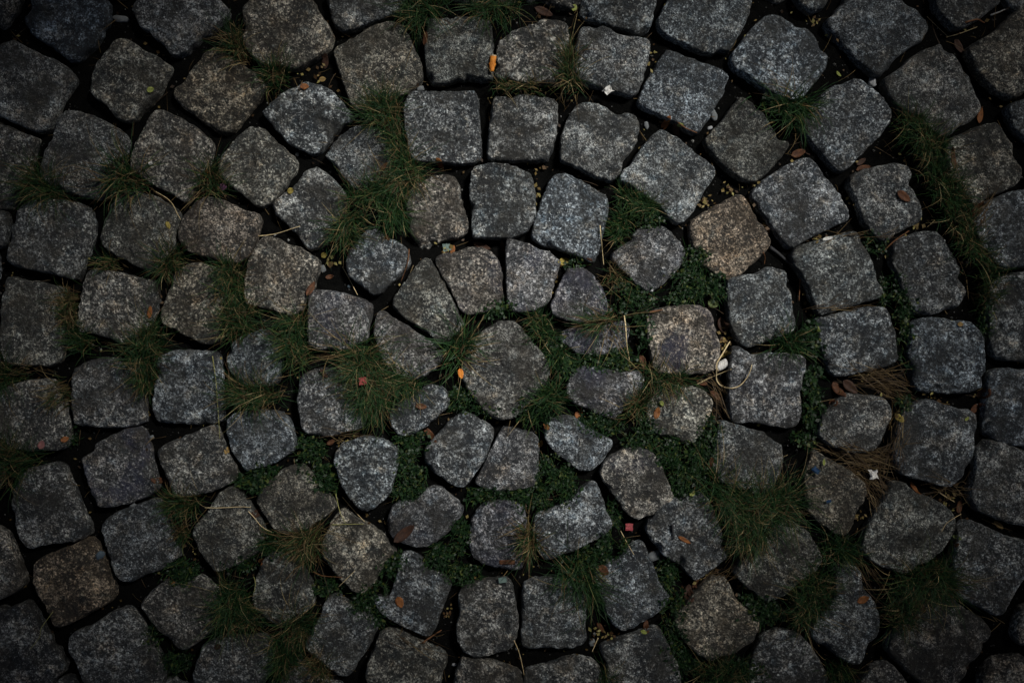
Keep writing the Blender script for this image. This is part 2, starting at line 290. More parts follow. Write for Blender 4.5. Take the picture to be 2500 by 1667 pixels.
# ------------------------------------------------------------------ measured outlines (tile, then x,y ...)
STONES = """
A -60,-80 110,-60 95,30 60,90 0,170 -60,150
A 250,-110 560,-110 760,-30 800,50 795,150 740,200 735,260 640,370 590,410 545,438 480,420 430,370 330,300 230,240 200,190 172,140 190,90 220,30 | bluish dark stone
A 1040,20 1090,-40 1250,-110 1500,-110 1660,-10 1715,60 1720,105 1650,165 1560,240 1500,280 1430,350 1380,390 1320,400 1280,370 1250,320 1180,270 1140,220 1075,195 1040,120 1018,70
A -40,380 40,325 90,312 150,345 300,420 420,470 500,540 535,585 520,640 440,750 380,890 340,960 270,983 150,945 0,870 -60,840 -80,600
A 870,320 935,296 1000,325 1050,370 1150,420 1240,470 1275,510 1250,570 1210,640 1170,720 1070,810 1000,900 950,905 880,880 800,780 710,715 690,620 715,520 770,450 810,400
A 1590,375 1640,355 1690,375 1760,430 1850,500 1960,570 2010,630 2000,690 1940,770 1850,870 1760,980 1700,1002 1640,980 1530,900 1400,800 1325,720 1330,670 1400,600 1480,500 1540,430
A -100,950 0,958 120,1010 230,1050 235,1090 210,1200 160,1350 110,1480 60,1560 -20,1580 -150,1500
A 440,900 500,848 570,850 680,890 800,945 900,1010 945,1080 935,1140 900,1230 850,1340 790,1450 720,1500 600,1480 450,1440 330,1380 300,1300 330,1180 390,1050
A 1160,880 1220,842 1290,870 1400,930 1500,1000 1590,1080 1600,1130 1570,1240 1500,1380 1440,1480 1400,1535 1350,1500 1250,1440 1100,1360 1010,1300 990,1230 1020,1120 1090,1000
A 1860,1000 1930,975 2010,1000 2090,1080 2170,1150 2230,1200 2240,1280 2180,1370 2110,1480 2020,1555 1960,1560 1880,1500 1760,1400 1680,1330 1670,1270 1700,1190 1780,1090
B -20,60 60,-10 200,-80 400,-80 490,0 540,80 600,170 645,250 635,310 590,370 480,450 380,500 250,490 120,470 30,400 -10,290 -15,150
B 645,-60 1100,-80 1200,0 1190,60 1080,110 960,150 860,185 770,215 720,195 670,150 650,70
B 690,370 740,330 860,260 980,200 1080,175 1180,185 1220,230 1260,330 1310,430 1335,530 1330,600 1280,650 1180,700 1060,760 940,800 850,815 800,770 770,680 730,560 690,440
B 1390,200 1420,150 1550,140 1720,130 1850,150 1870,230 1880,330 1875,450 1875,580 1780,595 1620,590 1540,615 1440,620 1400,580 1385,460 1380,330
C 60,330 100,270 200,220 330,170 400,140 500,150 570,175 585,250 575,380 560,500 530,590 440,615 300,615 150,600 50,580 30,540 40,430
B 150,830 200,780 300,700 420,640 500,625 570,655 660,715 730,790 795,870 780,910 700,970 640,1030 590,1100 510,1150 440,1130 370,1095 290,1040 230,970 160,890 130,850
B 1260,720 1330,700 1500,705 1700,695 1740,700 1770,760 1775,900 1785,1050 1788,1180 1720,1225 1600,1235 1450,1220 1330,1225 1270,1180 1240,1050 1220,900 1225,780
C 20,760 60,740 150,740 260,730 380,745 480,770 495,850 490,970 470,1080 440,1170 400,1210 250,1210 100,1215 -10,1195 -25,1130 -10,1000 0,880
B 640,1150 680,1090 760,1020 830,975 930,970 1010,1000 1080,1060 1120,1150 1130,1250 1090,1350 1000,1420 900,1440 830,1430 760,1350 680,1240 625,1190
F 1400,110 1480,90 1580,105 1620,170 1640,290 1660,360 1700,460 1690,500 1600,560 1500,575 1430,620 1370,635 1310,610 1260,500 1240,380 1215,250 1280,170
F 1740,60 1800,10 1900,0 2010,10 2100,40 2170,90 2200,190 2210,300 2205,400 2150,490 2060,545 1950,555 1800,550 1745,540 1735,450 1740,350 1725,200
F 410,130 450,70 520,35 570,55 630,100 700,170 750,240 760,330 720,430 660,520 600,590 540,630 480,640 440,610 400,540 320,460 240,390 205,320 240,255 320,200 395,155
C 690,60 720,-40 760,-100 1200,-100 1255,0 1230,80 1225,160 1180,220 1130,242 1040,210 920,185 830,155 740,130 700,100
C 1350,30 1400,-60 1500,-110 1900,-110 1985,-30 1980,60 1940,160 1880,270 1820,360 1740,365 1690,385 1600,365 1480,310 1370,260 1300,200 1290,140 1320,80
C 690,230 760,210 860,210 960,250 1100,280 1190,300 1208,360 1195,450 1165,540 1140,630 1110,690 1060,718 980,695 850,650 700,610 630,570 620,500 650,380
C 1340,400 1380,385 1480,420 1600,470 1720,510 1795,555 1805,610 1780,690 1720,790 1670,880 1610,965 1550,1000 1480,960 1380,900 1250,840 1150,790 1150,730 1200,620 1270,500
D 210,140 280,105 340,125 430,190 530,215 590,270 650,360 685,430 665,530 590,620 500,720 430,750 350,730 250,680 130,590 20,530 -30,450 0,380 100,250
C 640,830 700,790 800,790 880,830 950,870 1060,870 1120,920 1120,1000 1090,1100 1040,1170 1000,1210 990,1290 930,1360 850,1350 740,1310 640,1250 545,1210 540,1130 560,1010 600,900
C 1280,1010 1320,1000 1390,1040 1470,1090 1560,1180 1660,1240 1705,1290 1690,1360 1620,1460 1570,1560 1510,1640 1440,1690 1380,1660 1260,1540 1130,1450 1010,1370 1020,1310 1090,1250 1130,1180 1200,1080
D 20,760 60,750 130,800 220,890 260,970 330,1040 400,1080 370,1150 300,1230 220,1320 140,1370 90,1365 0,1330 -60,1280 -150,1190 -230,1080 -180,1010 -100,930 -40,840
G 470,110 510,80 590,85 680,130 780,190 860,230 890,300 880,400 850,520 820,640 790,730 750,740 660,690 520,640 400,610 330,560 320,510 350,410 400,270 430,180
D 460,-60 680,-60 680,10 640,50 580,68 520,30
D 830,20 880,-60 1000,-120 1200,-120 1300,0 1380,90 1450,170 1475,220 1430,280 1330,350 1230,420 1170,510 1090,555 1000,500 900,400 800,300 720,210 715,150 770,90
D 1540,0 1560,-80 1950,-80 2010,0 1950,60 1850,130 1760,180 1680,190 1610,120 1560,60
D 2010,230 2110,130 2195,70 2350,100 2400,350 2330,560 2200,700 2110,725 2000,670 1880,560 1830,450 1795,380 1850,320 1930,280
D 1360,440 1480,370 1580,345 1640,390 1700,480 1760,570 1820,680 1870,760 1880,810 1820,890 1720,950 1640,1010 1580,1030 1500,980 1380,880 1250,790 1170,700 1150,610 1230,550 1310,490
D 860,625 910,608 980,635 1050,690 1130,760 1180,850 1170,920 1100,1020 1010,1110 930,1190 860,1270 790,1290 730,1240 640,1130 560,1030 520,930 560,850 640,750 740,670
D 430,1250 540,1213 590,1230 640,1300 710,1390 780,1480 850,1600 850,1660 820,1690 700,1740 560,1810 450,1870 390,1870 340,1790 260,1690 180,1590 130,1510 160,1440 280,1340
H 890,100 940,70 1060,30 1200,0 1290,20 1340,90 1330,170 1400,300 1410,400 1370,450 1270,500 1180,560 1120,580 1050,510 980,410 950,300 900,210 875,150
D 1660,1070 1770,1010 1900,960 1980,945 2040,990 2100,1090 2150,1180 2180,1290 2170,1370 2090,1430 1970,1480 1880,1540 1800,1530 1720,1440 1650,1330 1610,1200
D 2100,830 2195,770 2330,750 2400,950 2300,1060 2195,1020 2140,950
E 140,340 230,290 340,270 480,290 600,310 645,360 670,440 670,540 640,640 600,750 575,850 540,870 430,840 310,810 180,790 80,760 50,710 70,600 110,450
E 850,310 900,240 1020,220 1150,250 1260,310 1335,370 1340,430 1310,520 1290,640 1240,740 1180,800 1110,800 1000,750 890,690 790,630 765,560 790,450
E 1430,360 1500,300 1600,260 1720,300 1830,350 1940,380 1970,430 1950,510 1920,620 1870,710 1800,740 1700,730 1560,690 1440,660 1370,590 1370,500 1400,420
E -80,360 0,375 25,430 25,520 0,610 -80,600
F 100,590 170,560 230,580 310,625 400,650 480,700 540,750 535,800 510,880 490,960 430,1060 370,1130 310,1150 200,1110 80,1080 0,1050 -10,950 0,840 30,720
E 40,890 90,878 170,905 280,915 360,945 430,950 470,1020 475,1130 460,1250 450,1400 420,1500 340,1535 200,1525 60,1530 20,1500 0,1400 0,1200 10,1050
E 660,870 720,810 830,830 930,850 1050,885 1150,900 1170,970 1160,1090 1130,1180 1090,1280 1040,1350 950,1370 820,1320 700,1290 600,1270 590,1170 620,1020
E 1340,840 1420,780 1530,770 1640,810 1700,860 1690,960 1690,1100 1680,1230 1650,1350 1560,1365 1470,1330 1340,1260 1250,1220 1235,1150 1270,1010 1310,920
F 860,590 920,520 1010,510 1090,580 1180,620 1230,700 1230,760 1160,850 1070,930 1010,985 950,980 880,920 800,850 770,770 790,680
F 1340,750 1390,728 1430,780 1490,880 1540,990 1590,1080 1640,1190 1650,1240 1600,1300 1540,1350 1470,1350 1400,1290 1300,1220 1210,1160 1140,1100 1140,1040 1190,960 1240,880
F 1460,740 1510,700 1600,680 1700,650 1800,655 1880,690 1920,740 1945,830 1950,930 1960,1030 1930,1080 1820,1120 1710,1140 1655,1115 1605,1020 1555,920 1495,830
G 115,600 170,585 240,610 340,650 440,690 515,745 500,810 470,920 440,1020 400,1070 330,1110 240,1125 160,1110 130,1040 125,880 120,740
F 490,1000 560,970 650,980 770,1010 870,1040 935,1080 940,1150 920,1250 900,1340 800,1400 650,1410 520,1400 480,1340 475,1200 480,1080
F 1010,1150 1060,1140 1130,1190 1230,1250 1330,1320 1430,1370 1500,1420 1480,1500 1400,1590 1280,1640 1150,1600 1080,1540 1020,1430 990,1290
J 1960,-35 2060,-25 2130,40 2200,130 2270,220 2310,310 2300,400 2240,500 2150,590 2080,660 1985,692 1895,680 1805,600 1720,490 1670,390 1660,300 1700,200 1760,100 1840,20 | large rounded stone at the middle of the rings
I 1750,180 1800,110 1900,50 2000,30 2090,90 2130,200 2120,330 2080,430 1960,450 1850,420 1780,360 1740,270
G 1060,600 1110,520 1200,500 1310,490 1400,560 1470,650 1470,720 1420,800 1340,880 1270,940 1210,970 1140,930 1060,850 980,780 940,700 990,640
G 1560,430 1640,380 1740,320 1850,260 1910,248 1960,290 2010,380 2080,480 2125,570 2110,640 2040,720 1950,800 1870,880 1810,885 1730,830 1640,760 1590,670 1545,590 1535,500 | warm brown granite stone
H -50,900 60,860 150,850 230,808 300,805 370,840 390,920 415,1020 420,1130 450,1220 420,1280 300,1320 180,1370 80,1390 10,1330 -40,1200 -55,1080 -60,980
G 580,830 650,805 720,815 790,880 840,950 870,1040 880,1120 800,1180 700,1200 600,1190 500,1160 465,1100 490,1020 530,930
G 560,1290 640,1260 760,1260 880,1240 980,1210 1040,1230 1040,1320 1020,1400 930,1440 800,1450 680,1450 600,1400 540,1340
G 1210,1160 1290,1120 1400,1100 1500,1090 1600,1100 1660,1130 1700,1230 1730,1350 1745,1450 1730,1540 1650,1590 1500,1600 1330,1600 1260,1570 1230,1450 1205,1300 | brown stone with a violet blue stain
H 450,670 520,620 650,590 760,560 870,530 930,545 970,610 1020,720 1050,820 1085,900 1105,980 1080,1020 970,1050 840,1090 720,1130 650,1140 610,1070 560,940 500,830 440,730
H 1220,620 1300,570 1420,530 1530,530 1600,590 1660,700 1720,820 1760,920 1740,1010 1690,1080 1580,1120 1460,1140 1370,1110 1310,1000 1260,870 1210,740
H 1830,430 1880,320 2000,270 2130,220 2300,220 2340,500 2300,740 2195,770 2080,780 1990,760 1930,660 1860,560
H 640,1190 760,1160 900,1130 1050,1105 1150,1115 1185,1190 1215,1300 1230,1420 1235,1500 1150,1540 1050,1570 930,1590 830,1620 740,1600 690,1500 650,1370 625,1270
H 1380,1220 1480,1190 1600,1195 1700,1215 1800,1220 1860,1280 1895,1350 1905,1500 1900,1640 1870,1710 1780,1740 1600,1745 1450,1735 1385,1690 1360,1550 1350,1400 1355,1290
H 1960,930 2050,870 2195,845 2330,860 2330,1480 2195,1490 2060,1490 1980,1440 1950,1300 1950,1100
I -20,500 120,440 300,410 400,440 460,540 480,650 490,780 480,900 380,930 200,930 60,900 -20,800 -40,620
I 560,330 660,270 800,240 940,270 1020,330 1050,440 1075,560 1085,680 1050,730 950,750 800,755 670,745 580,740 550,660 545,500
I 1200,250 1280,200 1400,185 1520,190 1620,200 1660,260 1665,380 1670,520 1680,660 1650,715 1500,735 1340,725 1210,720 1165,660 1160,540 1190,400
I 830,840 920,800 1020,780 1080,810 1110,920 1140,1040 1165,1140 1175,1220 1120,1280 1000,1330 880,1360 770,1365 710,1320 670,1200 640,1080 620,1010 700,960 740,890 | grey stone with faded blue paint on its right side
I 1230,920 1350,870 1470,820 1560,780 1610,762 1650,800 1690,900 1740,1000 1790,1090 1795,1150 1720,1200 1590,1250 1460,1280 1340,1300 1300,1220 1270,1130 1220,1030 1205,960
I 1750,700 1830,660 2000,640 2120,660 2190,720 2225,830 2230,930 2150,990 2050,1040 1940,1080 1870,1080 1810,1000 1760,880 1735,790
I 150,1130 270,1080 380,1060 460,1080 490,1160 530,1260 590,1390 640,1500 650,1580 560,1630 430,1645 300,1665 220,1685 160,1640 110,1530 80,1420 70,1310 110,1220
M 860,290 1000,240 1120,190 1180,190 1220,250 1270,350 1310,460 1340,560 1330,610 1220,690 1100,740 1000,785 930,790 870,720 830,600 800,480 770,390
M 1640,180 1700,110 1790,90 1850,160 1910,250 1980,340 2005,420 1990,530 1900,600 1800,660 1700,700 1640,700 1580,630 1520,540 1480,440 1500,360 1580,280
N 110,110 200,20 300,-60 400,-80 500,-20 560,90 630,160 665,220 630,270 530,330 430,400 330,425 240,400 170,320 110,240 80,180
J 430,380 520,330 650,320 760,350 800,430 830,540 870,650 890,730 840,770 740,790 650,820 560,815 460,800 420,700 400,580 405,460
J 1130,600 1220,560 1310,500 1400,450 1490,470 1535,540 1530,610 1460,670 1380,740 1290,800 1210,820 1150,790 1110,700
J 720,920 800,880 900,850 1020,870 1110,910 1150,990 1140,1090 1110,1190 1080,1270 1010,1340 940,1390 870,1380 800,1300 740,1210 700,1100 685,1000
J 1620,680 1700,670 1770,710 1860,760 1885,820 1860,900 1820,1010 1750,1110 1690,1190 1640,1215 1560,1180 1460,1110 1400,1060 1370,980 1400,900 1490,810 1560,730
J 1960,800 2040,780 2120,810 2200,830 2230,900 2230,1000 2230,1120 2200,1200 2090,1230 1950,1245 1830,1230 1770,1180 1800,1110 1850,1020 1900,910
N 1100,300 1140,220 1220,185 1285,195 1340,140 1400,90 1480,95 1560,150 1640,230 1630,300 1560,380 1500,450 1400,510 1320,530 1220,500 1120,450 1085,390
N 1800,240 1900,200 2020,195 2110,240 2140,330 2130,450 2125,600 2100,690 2020,710 1930,690 1810,650 1740,590 1720,480 1740,340
K 660,320 760,310 880,330 1000,350 1110,340 1160,380 1150,450 1090,540 1020,620 940,680 860,670 740,620 640,570 590,500 600,420
K 1230,560 1300,490 1420,470 1560,470 1660,520 1690,600 1660,700 1610,800 1540,870 1450,880 1350,840 1260,790 1210,710 1205,620
L -30,180 20,155 90,195 130,220 250,205 400,210 500,230 525,300 500,400 480,520 490,640 460,730 400,760 290,745 150,715 0,720 -35,650 -45,500 -40,320
K 440,740 520,700 620,690 690,740 780,800 880,850 915,890 890,950 830,1040 750,1085 680,1085 600,1030 510,960 440,880 415,800
K 920,1010 1010,950 1110,940 1220,960 1290,1050 1330,1150 1380,1260 1385,1310 1310,1370 1220,1420 1120,1455 1050,1420 990,1340 920,1240 860,1160 850,1090
K 1770,740 1870,745 1960,780 2090,820 2170,880 2240,930 2230,1050 2180,1180 2080,1260 1950,1260 1830,1220 1740,1130 1700,1030 1730,900
O 690,90 740,60 790,50 830,120 860,230 900,320 905,380 830,440 720,500 600,560 510,600 420,620 370,560 350,450 330,350 350,290 450,260 560,200 630,150
O 1260,290 1340,200 1440,160 1560,130 1650,160 1700,260 1740,370 1780,500 1800,600 1740,660 1660,720 1570,780 1520,740 1430,660 1330,590 1250,490 1195,390
L 770,580 850,520 960,530 1080,540 1150,570 1175,640 1155,740 1110,840 1060,920 960,950 840,940 720,890 650,830 650,750 690,660
L 1310,640 1400,590 1500,570 1600,600 1720,640 1800,650 1840,710 1820,850 1810,960 1770,1060 1720,1160 1640,1215 1540,1190 1400,1150 1280,1110 1240,1040 1220,900 1250,760
L 1960,370 2040,330 2195,330 2330,350 2330,900 2195,900 2090,890 1980,840 1915,770 1930,650 1940,500
L 620,960 700,1010 800,1070 900,1130 990,1220 980,1310 920,1400 890,1500 850,1570 790,1580 700,1530 600,1450 550,1350 540,1200 560,1060
P 1190,80 1240,50 1300,60 1380,130 1500,170 1600,230 1655,290 1650,400 1600,500 1520,590 1400,670 1290,720 1180,690 1060,640 990,570 985,460 1050,330 1120,220
P 1860,-170 1900,-240 1990,-270 2195,-210 2330,-150 2330,350 2195,355 2050,320 1900,260 1840,210 1820,100 1850,-20
M -90,430 0,435 50,490 80,590 130,720 150,790 120,850 0,915 -90,900
M 290,640 400,590 520,540 620,490 670,490 720,550 780,660 820,780 845,880 820,940 730,1000 600,1070 500,1125 420,1135 390,1080 340,970 270,850 230,740 | rusty brown stone
M -60,1070 40,1030 130,990 190,978 230,1030 270,1110 310,1190 340,1230 350,1290 400,1330 430,1390 465,1440 450,1500 390,1540 340,1600 200,1680 -60,1680
M 560,1200 680,1160 800,1080 900,1030 960,1025 1020,1070 1080,1160 1130,1260 1190,1370 1225,1460 1215,1560 1100,1650 900,1700 720,1680 640,1560 580,1440 535,1340 525,1260
M 1170,870 1250,810 1370,825 1440,795 1510,775 1570,820 1640,900 1680,1000 1660,1100 1560,1200 1450,1290 1380,1310 1300,1250 1200,1150 1120,1050 1080,970
N 110,680 180,600 280,580 370,640 440,740 490,850 500,950 420,1060 300,1120 200,1100 100,1020 60,930 80,800
M 1560,1300 1700,1240 1850,1240 2000,1230 2060,1280 2100,1370 2060,1470 1990,1600 1900,1700 1600,1700 1480,1560 1500,1440 1530,1370
M 430,1570 480,1545 540,1560 570,1640 440,1640
N 660,340 730,270 790,290 850,340 940,380 1010,440 1080,510 1120,570 1080,640 1010,720 960,820 890,880 820,860 740,780 660,700 610,620 580,530 620,430
N 610,960 680,915 750,960 830,1020 920,1070 985,1110 980,1190 930,1290 860,1390 800,1490 720,1500 600,1430 500,1340 455,1270 500,1190 560,1100
N 1110,900 1160,760 1180,640 1220,590 1290,610 1345,650 1370,715 1430,730 1500,755 1560,800 1545,870 1510,960 1470,1060 1430,1170 1380,1205 1300,1180 1180,1120 1080,1060 1000,980 1010,920
N 1680,850 1780,815 1900,800 1970,795 2020,820 2040,900 2060,1010 2075,1100 2060,1210 2020,1300 1930,1330 1800,1360 1720,1350 1650,1290 1620,1180 1640,1050 1635,930
O 260,840 320,805 450,790 580,800 680,840 715,920 715,1040 710,1160 720,1240 660,1285 540,1300 440,1290 350,1305 250,1295 235,1200 245,1080 240,940
N 1020,1230 1090,1185 1180,1200 1290,1260 1400,1310 1490,1350 1525,1400 1490,1500 1450,1620 1250,1680 1000,1680 930,1560 940,1440 990,1330
N 1650,1420 1690,1395 1800,1420 1930,1450 2060,1490 2105,1540 2110,1650 1900,1700 1620,1690 1610,1560
O 260,1520 330,1475 450,1450 560,1410 670,1395 780,1430 830,1500 820,1640 500,1690 280,1660
O 980,640 1060,560 1140,510 1180,540 1210,640 1250,720 1270,800 1330,880 1360,930 1300,1000 1220,1060 1120,1120 1020,1165 960,1140 900,1050 870,950 820,830 790,750 860,700
O 850,1320 960,1270 1080,1230 1200,1180 1280,1170 1330,1250 1370,1350 1420,1450 1440,1600 1300,1680 1000,1690 880,1600 900,1450
O 1520,950 1600,870 1680,800 1740,785 1800,800 1840,870 1890,960 1960,1020 2030,1070 2040,1140 2000,1230 1900,1310 1780,1370 1680,1390 1600,1350 1500,1260 1440,1160 1420,1080 1460,1010
P 280,390 380,360 480,380 560,450 610,540 640,640 560,740 450,830 330,900 230,930 140,870 50,790 0,720 60,640 160,560 230,460
P 760,760 820,700 900,690 950,740 980,860 1050,960 1090,1080 1080,1200 1010,1270 980,1370 920,1425 840,1400 740,1330 640,1260 590,1180 620,1100 700,1030 760,920
P 170,1300 260,1220 380,1190 500,1240 580,1320 640,1430 690,1520 700,1640 400,1690 150,1650 110,1530 130,1400
P 1300,1080 1400,980 1500,920 1600,900 1680,960 1780,1040 1900,1100 1950,1190 1930,1270 1850,1400 1760,1520 1680,1600 1560,1640 1450,1580 1330,1490 1220,1380 1175,1300 1200,1200
P 1700,500 1720,400 1790,350 1880,370 2000,430 2120,480 2250,510 2330,650 2250,740 2170,830 2110,930 2050,1030 1990,1045 1900,1000 1780,940 1690,870 1690,750 1680,620
P 980,1560 1060,1470 1180,1440 1240,1500 1300,1570 1340,1660 1150,1690 960,1650
P 2150,1180 2180,1080 2250,1000 2400,1000 2400,1300 2250,1300 2170,1250
P 1900,1560 1980,1430 2080,1400 2200,1390 2350,1500 2300,1680 1950,1680
"""
